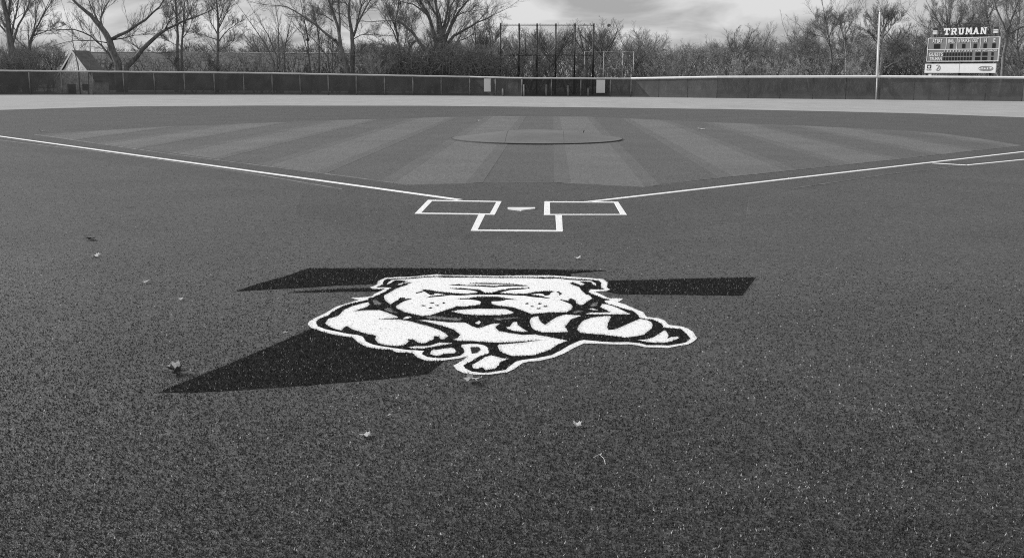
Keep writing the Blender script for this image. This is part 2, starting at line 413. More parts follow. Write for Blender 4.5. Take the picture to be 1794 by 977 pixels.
INK = ("A 1800,122 1600,120 1440,130 1370,155 1352,225 1240,272 1330,268 1510,275 1400,345 1280,400 1180,445 1100,462 1110,490 950,520 780,560 650,600 470,700 400,760 290,800 220,830 185,885 215,945 "
       "E 350,140 600,190 750,220 900,238 1000,265 1060,355 1180,405 1300,430 1500,460 1650,480 1794,500 F 200,500 380,515 340,570 430,620 600,640 800,635 1000,600 1080,540 1070,490 1020,440 1030,405 1150,395 1300,395 1440,420 1500,470 1520,545 1480,570 1350,610 1200,700 1060,770 1100,820 1200,870 1400,895 1500,890 1794,845 "
       "G 150,800 280,700 400,670 640,640 900,590 1060,510 1230,410 1400,335 1480,325 1700,345 1794,355 H 300,665 540,660 750,680 880,715 1100,715 1250,720 1450,690 1560,665 1640,605 1560,510 1480,440 1300,420 1170,415 1140,350 1060,305 960,270 860,265 740,235 720,190 640,130 480,85 330,40 200,0 "
       "D 150,530 130,500 240,490 100,460 0,415 C 1600,385 1550,345 1590,305 1794,308 D 100,305 140,300 80,285 75,230 80,190 40,165 0,160 C 1750,160 1600,145 1400,130 1200,125 1050,105 900,95 750,100 400,95 0,95 B 1200,90 700,75 400,90 0,118")
FACE = ("A 1420,225 1445,185 1500,148 1600,133 1800,128 B 400,102 600,92 720,104 1200,104 1794,112 C 400,110 750,118 1050,122 1200,142 1400,152 1590,158 1680,200 1690,250 1640,230 1600,178 1400,176 1490,215 1445,245 1280,188 1230,205 "
        "1280,232 1390,270 1440,330 1510,398 1560,405 1625,465 1560,500 1470,570 1410,585 1340,548 1320,510 1250,560 1280,605 1250,660 1180,705 850,710 560,738 480,705 270,630 150,607 0,603 B 1660,590 1540,562 1360,572 1200,600 1110,610 940,600 910,620 800,655 600,720 480,760 340,770 200,740 0,695 "
        "A 1700,690 1600,640 1575,605 1640,560 1480,565 1390,500 1370,440 1380,410 1500,345 1600,290 1700,255 1794,226 B 90,208 160,195 165,186 0,204 A 1700,222 1612,240 1620,216 1700,192 1794,174 B 45,168 0,156 A 1650,150 1570,150 1510,185 1480,212")
FILLS = dict(
 lip="B 850,690 1000,665 1300,645 1794,650 C 150,665 250,710 200,735 0,755 B 1500,757 1200,752 1000,727",
 shoulder=("A 350,890 400,820 570,770 680,660 820,600 1000,550 1100,530 1125,575 1080,610 840,688 1060,670 1300,670 1450,720 1620,790 1600,803 1440,815 1260,824 1440,828 1600,830 1794,855 B 200,880 350,920 450,960 "
           "F 370,60 480,100 650,160 740,210 800,260 720,320 660,310 640,270 560,260 540,320 400,380 330,390 250,370 210,330 90,310 110,350 60,400 0,425 E 1740,415 1600,435 1400,420 1260,380 1220,320 1235,260 1200,245 1100,230 950,185 840,150 720,90 650,130 640,165 520,140 400,90 345,40"),
 tuft="B 10,810 80,775 170,785 100,815 12,823",
 chest=("B 270,845 400,840 800,880 1100,885 1220,950 F 1300,120 1340,125 1500,70 1600,45 1700,45 1620,110 1680,175 1794,195 G 200,215 400,240 620,235 760,260 960,295 1190,340 1020,405 880,500 620,590 400,605 220,605 50,550 "
        "F 1790,570 1700,520 1660,430 1690,408 1794,402 G 400,375 790,325 400,355 0,376 F 1500,368 1200,347 950,342 880,320 960,300 1010,240 900,150 700,85 450,20"),
 sliver="F 90,455 200,440 450,435 650,375 870,385 800,405 550,445 350,480 150,475",
 paw="F 480,570 510,510 650,490 850,465 900,480 945,530 900,560 720,570 640,600 560,600",
 foot="F 1220,760 1380,670 1450,620 1560,600 1700,630 G 0,638 80,650 160,655 60,690 0,725 F 1690,760 1610,830 1450,850 1390,800 1300,830 1230,820",
 jowl="C 530,850 560,800 680,770 690,830 720,870 800,930 870,870 1000,790 1150,745 1430,765 1250,830 1190,900 1140,970 G 1170,130 1195,190 1100,195 900,200 740,195 600,150 560,110 530,20",
 fang="G 110,110 180,100 240,20 300,15 330,80 420,140 500,185 380,190 250,170 150,140",
 forearm="G 1450,5 1380,90 1360,150 1400,200 1500,215 1794,235 H 150,540 350,565 500,590 700,560 830,535 960,430 985,370 950,315 880,280 760,262 640,310 550,350 330,445 210,455 185,415 200,340 230,270 260,215 150,215 0,230 C 1600,800 1500,840",
 toe="H 720,625 870,620 1000,580 1100,520 1180,460 1225,480 1260,550 1240,610 1290,580 1420,570 1440,595 1300,655 1180,675 1000,675 850,660",
 neck="D 60,615 105,560 200,570 370,630 600,742 0,744 C 1500,738 1600,708 D 0,712 250,705",
 wisp="C 1560,650 1620,635 1740,675 1600,665",
 stud="B 1270,890 1340,850 1375,880 1335,920 1290,905")
GREY = dict(
 collar_panel=["A 1170,510 1220,490 1330,560 1300,585 1200,570", "A 1370,655 1480,635 1530,690 1630,715 1520,715 1400,675", "B 400,790 550,775 700,790 1050,820 1000,850 700,835 450,810",
               "B 1600,820 1680,810 C 0,815 250,800 380,800 100,830 0,850 B 1700,850 1620,840", "C 1590,600 1620,560 1720,535 1700,590 1640,610", "C 1280,710 1380,680 1470,685 1400,710 1300,725"])
def loz(w, x, y, a=34, h=9): return "%s %g,%g %g,%g %g,%g %g,%g" % (w, x-a, y+2, x, y-h, x+a, y, x, y+h)
DET = dict(
 forehead_line=["B 800,232 950,224 1100,235 1400,240 1600,252 1794,235 C 300,228 420,240 510,243 400,252 250,250 0,258 B 1600,270 1300,252 1000,242",
                "B 1120,207 1300,200 1794,205 C 250,208 250,213 0,215 B 1500,216", "C 640,95 700,110 790,128 760,100"],
 brow=["B 810,290 1050,292 1250,308 1360,322 1450,372 1580,368 1700,320 1794,315 C 150,297 400,285 535,286 400,303 180,316 20,358 0,375 B 1700,395 1500,398 1310,375 1310,346 1200,320 1000,308",
       "B 850,375 1150,386 1320,368 1500,376 1600,368 1794,374 C 0,372 250,387 420,386 470,400 400,415 0,398 B 1500,398 1200,400 1000,412 850,402"],
 eye=["B 240,378 235,366 370,335 350,312 430,315 600,345 850,372 1000,385 960,412 850,404 700,424 480,444 400,456 480,430 620,412 800,402 700,388 560,372 545,400 480,402 430,372 380,342",
      "C 380,390 480,385 620,352 850,338 970,342 900,360 870,402 790,418 770,388 690,375 520,395 700,420 780,440 890,468 740,452 560,436 420,412",
      "C 990,352 1040,350 1092,380 1040,408 1048,376"],
 cheek_line=["C 1040,483 1190,508 1245,463 1322,500 1340,550 1285,600 1240,562 1150,524", "A 1478,575 1560,520 1620,490 1650,455 1740,450 B 40,460 30,478 175,468 60,497 0,522 A 1700,522 1600,575 1570,612"],
 nose=["B 920,483 1150,461 1300,438 1680,438 1760,457 C 100,462 330,487 80,484 B 1794,492 1710,509 1550,514 1545,540 1570,575 1670,592 1794,604 C 120,615 120,640 0,632 B 1600,640 1360,620 1120,625 1110,606 1200,595 1355,578 1375,540 1360,512 1270,492 1150,476"],
 whisker_dot=[loz('B', 520, 545, 40), loz('B', 720, 547, 30, 11), loz('B', 365, 590, 30), loz('B', 610, 587, 34), loz('B', 485, 632, 40),
              loz('C', 480, 556, 34), loz('C', 700, 558, 34, 11), loz('C', 570, 603, 34), loz('C', 800, 604, 50, 10), loz('C', 680, 641, 44)])
HOLE = "F 1190,450 1340,455 1362,490 1310,540 1210,565 1195,500"

emblem_layers = []     # (part name, [world polygons], layer z, sheet material, fibre material) lowest first
def add_layer(name, strs, z, ms, mf, label=None):
    polys = [[tuple(q[:2]) for q in G(tr(s), z+.010)] for s in strs]
    emblem_layers.append((name, polys, z, ms, mf, label))
for s in (T_TOP, T_LINE, T_BAR, T_STEM): add_layer('letter_stroke', [s], .0110, m_bt, f_black)
add_layer('white_border', [SIL], .0125, m_wt, f_white)
add_layer('black_outline', [INK], .0140, m_bt, f_black)
add_layer('face', [FACE], .0155, m_wt, f_white)
for k, s in FILLS.items():
    add_layer({'lip': 'lip', 'chest': 'chest', 'shoulder': 'shoulder', 'paw': 'paw', 'foot': 'paw', 'toe': 'paw', 'forearm': 'foreleg', 'jowl': 'foreleg', 'fang': 'claw', 'stud': 'collar_stud'}.get(k, 'fur_patch'), [s], .0155, m_wt, f_white)
for s in GREY['collar_panel']: add_layer('collar_panel', [s], .0155, m_gt, f_grey)
for k, ss in DET.items():
    for s in ss: add_layer(k, [s], .0170, m_bt, f_black)
add_layer('turf_gap', [HOLE], .0155, m_patch, f_green)

# ------------------------------------------------------------------ turf fibres
CAM2 = CAM[:2]; F2 = np.array([fw[0], fw[1]])/math.hypot(fw[0], fw[1]); R2 = np.array([F2[1], -F2[0]])
def blades(xy, z0, h, w, lean, rng):
    n = len(xy); th = rng.uniform(0, 2*np.pi, n); ph = rng.uniform(0, 2*np.pi, n)
    hh = h*rng.uniform(.55, 1.15, n); ww = w*rng.uniform(.6, 1.3, n)*.5; ll = lean*rng.uniform(.2, 1.3, n)*h
    V = np.zeros((n, 3, 3)); c, s = np.cos(th)*ww, np.sin(th)*ww
    V[:, 0, 0] = xy[:, 0]-c; V[:, 0, 1] = xy[:, 1]-s; V[:, 1, 0] = xy[:, 0]+c; V[:, 1, 1] = xy[:, 1]+s
    V[:, 2, 0] = xy[:, 0]+np.cos(ph)*ll; V[:, 2, 1] = xy[:, 1]+np.sin(ph)*ll
    V[:, :2, 2] = np.asarray(z0).reshape(-1, 1) if np.ndim(z0) else z0
    V[:, 2, 2] = z0+hh
    return V
def pile_normals(V, up_w=1.0, face_w=.55):
    """wind each fibre one way and lean its shading normal towards the pile direction"""
    n = np.cross(V[:, 1]-V[:, 0], V[:, 2]-V[:, 0]); n /= np.linalg.norm(n, axis=1)[:, None]+1e-12
    flip = np.einsum('ij,ij->i', n, CAM-V.mean(1)) < 0
    V[flip] = V[flip][:, [1, 0, 2]]; n[flip] *= -1
    m = n*face_w+np.array([0, 0, up_w]); m /= np.linalg.norm(m, axis=1)[:, None]
    return V, np.repeat(m, 3, axis=0)
def set_normals(me, nrm):
    me.polygons.foreach_set('use_smooth', np.ones(len(me.polygons), bool))
    me.normals_split_custom_set(nrm.tolist()); me.update()
def depth_of(xy): return (xy-CAM2)@F2
N_T = 560000; Z0, Z1 = 2.5, 26.0
uu = rng.uniform(0, 1, N_T); ZZ = 1/(1/Z0-uu*(1/Z0-1/Z1)); lat = rng.uniform(-1, 1, N_T)*(0.54*ZZ+1.3)
XY = CAM2+np.outer(ZZ, F2)+np.outer(lat, R2)
bx0, bx1, by0, by1 = 1e9, -1e9, 1e9, -1e9
for l in emblem_layers:
    for p in l[1]:
        q = np.array(p); bx0 = min(bx0, q[:, 0].min()); bx1 = max(bx1, q[:, 0].max()); by0 = min(by0, q[:, 1].min()); by1 = max(by1, q[:, 1].max())
bx0 -= .05; bx1 += .05; by0 -= .05; by1 += .05
own = np.zeros(len(XY), bool)
for l in emblem_layers:
    if l[0] != 'turf_gap':
        for p in l[1]: own |= inside(XY, p)
XY = XY[~own]
NE = int((bx1-bx0)*(by1-by0)*13500)
EX = np.stack([rng.uniform(bx0, bx1, NE), rng.uniform(by0, by1, NE)], -1)
owner = np.full(NE, -1)
for i, l in enumerate(emblem_layers):
    for p in l[1]:
        owner[inside(EX, p)] = i
# white pile is clipped short where it would hide the thin black inlay strips behind it
names_ = [l[0] for l in emblem_layers]; det_ids = [i for i, nm in enumerate(names_) if nm in DET]
white_ids = [i for i, l in enumerate(emblem_layers) if l[4] is f_white]
isw = np.isin(owner, white_ids); hide = np.zeros(NE, bool)
for i in det_ids:
    for p in emblem_layers[i][1]:
        for d in (.012, .024, .036): hide |= inside(EX+np.array([0, d]), p)
owner[isw & hide] = -2
deep = np.zeros(NE, bool)
for i in white_ids:
    for p in emblem_layers[i][1]:
        m_in = np.ones(NE, bool)
        for d in ((.022, 0), (-.022, 0), (0, .05), (0, -.05)): m_in &= inside(EX+np.array(d), p)
        deep |= m_in & (owner == i)
owner[deep & (rng.uniform(0, 1, NE) < .80)] = -2
cov = np.zeros(len(XY), bool)
for p in COVER: cov |= inside(XY, p)
cover_xy = XY[cov]; XY = XY[~cov]
ALLG = XY
dz = depth_of(ALLG)
# slow drifts of colour across the mat, mottled wear
def drift(xy):
    x, y = xy[:, 0], xy[:, 1]
    return (1+.17*np.sin(x*1.1+.6*np.sin(y*.9))*np.sin(y*.8+1.3)+.14*np.sin(x*3.1+y*1.7+np.sin(y*2.3))*np.sin(y*4.1-x*.7)+.09*np.sin(x*7.3-y*5.1)*np.sin(y*9.1+x*2.3))
tint = np.exp(rng.normal(0, .40, len(ALLG)))*drift(ALLG)
sheen = np.zeros(len(ALLG))       # sheen painted into the tint as brighter patches with more sparkling fibres
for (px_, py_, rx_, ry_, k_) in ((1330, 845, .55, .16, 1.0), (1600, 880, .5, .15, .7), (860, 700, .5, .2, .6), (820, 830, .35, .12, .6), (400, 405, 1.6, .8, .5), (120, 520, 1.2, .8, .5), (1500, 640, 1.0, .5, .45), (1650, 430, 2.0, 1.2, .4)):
    c_ = G([(px_, py_)])[0]; sheen += k_*np.exp(-((ALLG[:, 0]-c_[0])/rx_)**2-((ALLG[:, 1]-c_[1])/ry_)**2)
tint *= 1+.45*sheen
spark = rng.uniform(0, 1, len(ALLG)) < .028*(1+2.6*sheen)
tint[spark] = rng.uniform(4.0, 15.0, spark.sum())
w = .0052*np.maximum(dz/3.2, .9)**.85
V = blades(ALLG, .0085, np.interp(dz, [0, 4.5, 8.5, 12, 26], [.0135, .0125, .0075, .0035, .0025]), w, .75, rng)
V, nrm = pile_normals(V)
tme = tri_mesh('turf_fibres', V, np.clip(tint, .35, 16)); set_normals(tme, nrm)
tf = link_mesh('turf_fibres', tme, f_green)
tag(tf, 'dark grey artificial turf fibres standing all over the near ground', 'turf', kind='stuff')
if len(cover_xy):
    V = blades(cover_xy, LZ, .012, .012, .8, rng)
    cf = link_mesh('chalked_fibres', tri_mesh('chalked_fibres', V, rng.uniform(.8, 1.05, len(cover_xy))), f_white)
    tag(cf, 'white turf fibres of the batter\'s box lines', 'turf', kind='stuff')

emblem = empty('turf_emblem', tuple(list(np.array(emblem_layers[4][1][0]).mean(0))+[0.0]))
tag(emblem, 'white and black bulldog emblem over a big black letter T inlaid in turf', 'turf emblem')
e0 = np.array(emblem.location)
for i, (name, polys, z, ms, mf, label) in enumerate(emblem_layers):
    pts = EX[owner == i]
    Vf, Ff = flat(polys, z); Vf = np.array(Vf)-e0
    k = len(pts)
    wd = .0075
    B = np.zeros((0, 3, 3)); bn = np.zeros((0, 3))
    if k: B, bn = pile_normals(blades(pts, z-.003, (.016 if mf is not f_white else .010), wd, .9, rng))
    verts = [tuple(v) for v in Vf]+[tuple(v) for v in (B.reshape(-1, 3)-e0)]
    b0 = len(Vf); faces = list(Ff)+[(b0+3*j, b0+3*j+1, b0+3*j+2) for j in range(k)]
    me = bpy.data.meshes.new(name); me.from_pydata(verts, [], faces)
    o = link_mesh(name, me, [ms, mf], emblem)
    tn = np.ones(len(me.polygons), np.float32); mi = np.zeros(len(me.polygons), np.int32)
    mi[len(Ff):] = 1
    if mf is f_white: t = rng.uniform(.93, 1.04, k)
    else:
        t = np.exp(rng.normal(0, .4, k)); sp = rng.uniform(0, 1, k) < .05; t[sp] = rng.uniform(5, 22, sp.sum()) if mf is f_black else 2.0
    tn[len(Ff):] = t
    a = me.attributes.new('tint', 'FLOAT', 'FACE'); a.data.foreach_set('value', tn)
    me.polygons.foreach_set('material_index', mi); me.update()
    set_normals(me, np.concatenate([np.tile([0., 0., 1.], (sum(len(f) for f in Ff), 1)), bn]))

# ------------------------------------------------------------------ fallen leaves
LEAF = [(0, 0), (.10, .03), (.34, -.12), (.30, .02), (.50, .12), (.36, .20), (.42, .36), (.22, .33), (.20, .48), (.10, .42), (0, .72),
        (-.10, .42), (-.20, .48), (-.22, .33), (-.42, .36), (-.36, .20), (-.50, .12), (-.30, .02), (-.34, -.12), (-.10, .03)]
def leaf(name, px, py, size, rot, curl, mat, label, roll=.35, stem=.35, group=None):
    c = G([(px, py)], .02)[0]
    mb_ = MB(); V_ = []
    for i, (x, y) in enumerate(LEAF):
        V_.append((x, y))
    inner = [(0, .12), (.16, .16), (-.16, .16), (0, .36)]
    allp = V_+inner
    r = delaunay_2d_cdt([Vector(p) for p in allp], [(i, (i+1) % len(V_)) for i in range(len(V_))], [], 2, 1e-6)
    polyg = np.array(V_); vs = []
    for p in r[0]:
        x, y = p.x, p.y
        z = .55*curl*(x*x*1.8+.6*abs(x)*math.sin(6*y))+.55*roll*max(0, y-.2)**1.5+.05*math.sin(9*x+3*y)
        vs.append((x*(1-.5*abs(curl)*abs(x)), y, z))
    fs = []
    for f in r[2]:
        cc = np.mean([[r[0][i].x, r[0][i].y] for i in f], axis=0)
        if inside(np.array([cc]), polyg)[0]: fs.append(tuple(f))
    mb_.add(vs, fs)
    zmin = min(v[2] for v in vs)
    o = mb_.build(name, mat, smooth=False)
    sol = o.modifiers.new('thickness', 'SOLIDIFY'); sol.thickness = .012
    o.location = (c[0], c[1], .022-zmin*size); o.rotation_euler = (random.uniform(-.2, .2), random.uniform(-.2, .2), rot); o.scale = (size,)*3
    tag(o, label, 'leaf', group)
    st = MB(); st.tube([(0, .02, 0), (.02, -.12, .03), (.07, -.30*stem/.35, .05), (.12, -.44*stem/.35, .02)], .012, .008, 4)
    st.build('leaf_stem', mat, o)
    return o
LG = 'dead leaves on the turf'
m_leafm = material('crumpled_leaf', .27, rough=.4, spec=.6, noise=[(60, .55, 1.4, 4)], bump=(160, .6, .005))
leaf('dry_leaf', 313, 647, .19, 1.6, .75, m_leafm, 'crumpled dead leaf lying left of the tip of the black letter', .6, group=LG)
leaf('dry_leaf', 305, 650, .20, 2.9, .8, m_leafd, 'darker curled leaf tucked against the crumpled leaf near the letter tip', .4, group=LG)
leaf('dry_leaf', 818, 668, .14, -1.3, .9, m_leaf, 'pale curled leaf just below the bulldog emblem', .5, group=LG)
leaf('dry_leaf', 645, 764, .085, 1.2, .7, m_leaf, 'bright pale leaf on open turf in the left foreground below the emblem', .3, group=LG)
leaf('dry_leaf', 1013, 747, .075, .6, 1.2, m_leaf, 'pale folded leaf on open turf right of centre in the foreground', .8, group=LG)
leaf('dry_leaf', 685, 727, .035, 1.9, .8, m_leaf, 'tiny pale leaf scrap above the bright foreground leaf', group=LG)
leaf('dry_leaf', 1258, 592, .055, 2.0, 1.0, m_leafd, 'dull leaf on the turf right of the bulldog\'s long foreleg', group=LG)
leaf('dry_leaf', 318, 525, .06, 1.0, .6, m_leaf, 'small pale leaf on the turf left of the emblem, farthest from it downfield', group=LG)
leaf('dry_leaf', 252, 495, .085, -.9, .6, m_leaf, 'small pale leaf left of the long upper bar of the letter', group=LG)
leaf('dry_leaf', 497, 584, .06, -1.2, .7, m_leaf, 'thin pale leaf above the slanting edge of the letter stem', group=LG)
leaf('dry_leaf', 172, 449, .13, 1.4, .7, m_leaf, 'pale leaf on the foul ground at far left, beside a darker one', group=LG)
leaf('dry_leaf', 154, 419, .16, -1.5, .5, m_leafd, 'dark flat leaf on the foul ground at far left', group=LG)
leaf('dry_leaf', 1013, 453, .10, .4, .9, m_leaf, 'small pale leaf right of the catcher\'s box towards the emblem', group=LG)
leaf('dry_leaf', 228, 362, .12, .4, .6, m_leafd, 'small dark leaf on the left foul ground under the chalk line', group=LG)
leaf('dry_leaf', 1230, 227, .35, .4, .5, m_leaf, 'pale leaf lying on a mown stripe right of the mound', group=LG)
leaf('dry_leaf', 839, 212, .3, .9, .5, m_leaf, 'pale leaf on the infield behind the left end of the mound', group=LG)
leaf('dry_leaf', 75, 230, .3, .9, .5, m_leafd, 'dark leaf on the clay turf by the left foul line', group=LG)
mb = MB(); q = G([(1040, 801), (1050, 799), (1058, 803), (1061, 809)], .03)
mb.tube([tuple(v+np.array([0, 0, .012*math.sin(i*1.5)])) for i, v in enumerate(q)], .0025, .0018, 5)
tag(mb.build('leaf_stalk', m_leaf), 'thin curled pale leaf stalk on the right foreground turf', 'stalk')

# ------------------------------------------------------------------ covered pitcher's mound
tarp = empty('mound_tarp', (-.03, 18.05, 0))
tag(tarp, 'round grey tarp spread over the pitcher\'s mound in the striped infield', 'tarp')
R_ = 2.78; NT, NR = 96, 26; vs, fs = [], []
def tz(r, th):
    t = min(1, max(0, (R_-.05-r)/(R_-.95)))
    return .046+.225*(.55*t+.45*t*t*(3-2*t))+.006*math.sin(5*th+r*3)*min(1, max(0, (r-1.2)/.5))*min(1, (R_-r)/.4)
for i in range(NR+1):
    r = R_*i/NR
    for j in range(NT):
        th = 2*math.pi*j/NT; rr = r*(1+.006*math.sin(3*th))
        vs.append((rr*math.cos(th), rr*math.sin(th), tz(r, th)))
for i in range(NR):
    for j in range(NT):
        fs.append((i*NT+j, i*NT+(j+1) % NT, (i+1)*NT+(j+1) % NT, (i+1)*NT+j))
mb = MB(); mb.add(vs, fs[NT:]); mb.f += [(0, NT+j, NT+(j+1) % NT) for j in range(NT)]
mb.build('tarp_sheet', m_tarp, tarp, False)
mb = MB(); ring = []
for j in range(NT+1):
    th = 2*math.pi*j/NT; rr = R_*(1+.006*math.sin(3*th)); ring.append((rr*math.cos(th), rr*math.sin(th)))
for j in range(NT):
    (xa, ya), (xb, yb) = ring[j], ring[j+1]; k = 1.006
    mb.add([(xa*k, ya*k, .016), (xb*k, yb*k, .016), (xb*k, yb*k, .046), (xa*k, ya*k, .046), (xa*.985, ya*.985, .072), (xb*.985, yb*.985, .072)], [(0, 1, 2, 3)])
mb.build('tarp_hem', m_tarphem, tarp)
for X in (-.95, .85):
    pts = [(X, y, tz(math.hypot(X, y), math.atan2(y, X))+.002) for y in np.linspace(-2.55, 2.55, 24)]
    mb = MB(); mb.tube(pts, .008, .008, 4); mb.build('tarp_seam', m_tarp, tarp)
for X, Y in ((1.55, 1.6),):
    mb = MB(); z = tz(math.hypot(X, Y), math.atan2(Y, X)); mb.tube([(X, Y, z-.03), (X+.02, Y, z+.10), (X+.05, Y, z+.13)], .02, .014, 6)
    mb.build('tarp_handle', m_tarphem, tarp)

# ------------------------------------------------------------------ outfield fences
def fence_top(x, y):
    # surveyed heights along the run (the ground rolls a little)
    return np.interp(x, [-84, -55.2, -31, -7.8, -3.5, 8.1, 16.2, 31, 42.3, 70], HT)
tops = [124, 128, 135, 136.8, 138, 135.2, 134.4, 136.3]; basex = [0, 450, 830, 900, 1105, 1250, 1540, 1794]; HT = []
for x, y, (X, Y) in zip(basex, tops, fence_base):
    d = np.array([X, Y, 0])-CAM; dep = d@fw
    HT.append(AT(x, y, dep)[2])
HT = [HT[0]]+HT+[HT[-1]]
def along(poly, step):
    out = []; carry = 0.0
    for a, b in zip(poly[:-1], poly[1:]):
        a, b = Vector(a), Vector(b); L = (b-a).length; t = carry
        while t < L: out.append(tuple(a+(b-a)*(t/L))); t += step
        carry = t-L
    out.append(tuple(poly[-1])); return out
def make_fence(run, name, label, mcap, mscr, mpost, cap_r, sag, pfront=.03):
    f = empty(name, (run[0][0], run[0][1], 0)); o0 = np.array(f.location)
    tag(f, label, 'fence')
    pts = along(run, 3.0); cx_, cy_ = 0, 0
    posts = MB()
    for i, (x, y) in enumerate(pts):
        h = float(fence_top(x, y)); nrm = Vector((-x, -y-16)).normalized()*pfront
        m_ = MB(); m_.tube([(x+nrm.x-o0[0], y+nrm.y-o0[1], -.1), (x+nrm.x*1.1-o0[0]+random.uniform(-.015, .015), y+nrm.y-o0[1], h*.55), (x+nrm.x-o0[0], y+nrm.y-o0[1], h-.12)], mpost[1], mpost[1], 8)
        m_.build('fence_post', mpost[0], f, True)
        if i+1 < len(pts):
            x2, y2 = pts[i+1]; h2 = float(fence_top(x2, y2))
            if math.hypot(x2-x, y2-y) < .2: continue
            K = 8; vs_, fs_ = [], []; d = Vector((x2-x, y2-y)).normalized(); nn = Vector((-d.y, d.x))
            ph = random.uniform(0, 6)
            for a in range(K+1):
                t = (.012+.976*a/K)
                for b in range(4):
                    w_ = .03*math.sin(b*1.3+a*1.1+ph)*math.sin(math.pi*t)*(1 if b < 3 else .3)
                    vs_.append((x+(x2-x)*t+nn.x*w_-o0[0], y+(y2-y)*t+nn.y*w_-o0[1], .03+(h+(h2-h)*t-.10-.03)*b/3))
            for a in range(K):
                for b in range(3): q0 = a*4+b; fs_.append((q0, q0+4, q0+5, q0+1))
            s_ = MB(); s_.add(vs_, fs_); s_.build('windscreen_panel', m_screen3 if (mscr is m_screen and -4.4 < x < 4.2) else mscr, f, True)
            c_ = MB(); c_.tube([(x-o0[0], y-o0[1], h), ((x+x2)/2-o0[0], (y+y2)/2-o0[1], (h+h2)/2-sag), (x2-o0[0], y2-o0[1], h2)], cap_r, cap_r, 8, False)
            c_.build('top_rail', mcap, f, True)
    return f
left_run = FB[:7]; right_run = FB[6:]
make_fence(left_run, 'outfield_fence', 'low dark mesh fence with thin pale top rail along left and centre field', m_capg, m_screen, (m_fpost, .062), .085, .015)
rf = make_fence(right_run, 'outfield_fence', 'grey screened fence with thick bright white top rail under the scoreboard', m_cap, m_screen2, (m_fpost, .05), .115, .0, -.10)

def on_fence(px, dist=.14):
    """point of the fence line under a picture column"""
    g = G([(px, 170)], 0)[0]; a = np.array([g[0]-CAM[0], g[1]-CAM[1]])
    for p, q in zip(FB[:-1], FB[1:]):
        p, q = np.array(p), np.array(q); A = np.stack([a, p-q], 1)
        t = np.linalg.solve(A, p-CAM[:2])
        if 0 <= t[1] <= 1:
            hit = CAM[:2]+a*t[0]; return hit-a/np.linalg.norm(a)*dist, np.linalg.norm(a*t[0])
for px, lab in ((855.5, 'blank white panel hung on the fence left of the tall black backstop poles'), (1052, 'blank white panel hung on the fence near where its rail turns bright')):
    (x, y), dd = on_fence(px); s_ = dd/FPX
    o = empty('fence_sign', (x, y, 0), 0.02); tag(o, lab, 'sign', 'blank white panels on the fence')
    h1 = float(fence_top(x, y))-.13; m_ = MB(); m_.box(-7.4*s_, 7.4*s_, -.03, 0, h1-22*s_, h1); m_.build('sign_face', m_sign, o)
    m_ = MB(); m_.box(-7.7*s_, 7.7*s_, .003, .03, h1-22.6*s_, h1+.6*s_); m_.build('sign_back', m_steel, o)
for i, (px, t) in enumerate(((881, 157), (918, 150), (957, 150), (995, 151), (1030, 155))):
    (x, y), dd = on_fence(px); o = empty('bollard', (x, y, 0)); tag(o, ('leftmost', 'second from left', 'middle', 'fourth from left', 'rightmost')[i]+' of five short posts along the fence between the white panels', 'post', 'short posts along the centre fence')
    m_ = MB(); hh = (169.5-t)*dd/FPX; m_.tube([(0, 0, 0), (0, 0, hh)], .10, .10, 8); m_.build('post_shaft', m_fpost, o, True)
    m_ = MB(); m_.tube([(0, 0, hh+.002), (0, 0, hh+.05)], .11, .04, 8); m_.build('post_cap', m_fpost, o, True)

# ------------------------------------------------------------------ backstops of the next field
def backstop(name, label, xs, top, rails, depth, r, mat, extra=()):
    b = empty(name, tuple(ground_under(np.mean(xs), depth))); o0 = np.array(b.location); tag(b, label, 'backstop')
    bases = []
    for x in xs:
        p = AT(x-.0, top, depth); bases.append(p)
        m_ = MB(); m_.tube([(p[0]-o0[0], p[1]-o0[1], 0), (p[0]-o0[0], p[1]-o0[1], p[2])], r, r*.85, 8); m_.build('backstop_pole', mat, b, True)
    for y in rails:
        for a, c in zip(xs[:-1], xs[1:]):
            p, q = AT(a, y, depth), AT(c, y, depth); m_ = MB(); m_.tube([tuple(p-o0), tuple(q-o0)], r*.5, r*.5, 6); m_.build('cross_rail', mat, b, True)
    # chain link between the poles
    for a, c in zip(bases[:-1], bases[1:]):
        m_ = MB(); L = math.hypot(c[0]-a[0], c[1]-a[1]); H = min(a[2], c[2]); ux, uy = (c[0]-a[0])/L, (c[1]-a[1])/L; st = .35
        k = -H
        while k < L:
            for sg in (1, -1):
                s0, z0 = (k, 0) if sg > 0 else (k, H); s1, z1 = (k+H, H) if sg > 0 else (k+H, 0)
                t0 = max(0, (0-s0)/(s1-s0)); t1 = min(1, (L-s0)/(s1-s0))
                if t1 <= t0: continue
                pa = (a[0]+ux*(s0+(s1-s0)*t0)-o0[0], a[1]+uy*(s0+(s1-s0)*t0)-o0[1]+.05, z0+(z1-z0)*t0)
                pb = (a[0]+ux*(s0+(s1-s0)*t1)-o0[0], a[1]+uy*(s0+(s1-s0)*t1)-o0[1]+.05, z0+(z1-z0)*t1)
                m_.tube([pa, pb], .004, .004, 3, False)
            k += st
        m_.build('chain_link', mat, b)
    for (x0, x1, y0, y1) in extra:
        p, q = AT(x0, y0, depth), AT(x1, y1, depth); m_ = MB(); m_.tube([tuple(p-o0), tuple(q-o0)], r*.55, r*.55, 6); m_.build('side_rail', mat, b, True)
        for (x, y) in ((x0, y0), (x1, y1)):
            p = AT(x, y, depth+.4); m_ = MB(); m_.tube([(p[0]-o0[0], p[1]-o0[1], 0), (p[0]-o0[0], p[1]-o0[1], p[2])], r*.6, r*.6, 6); m_.build('side_post', mat, b, True)
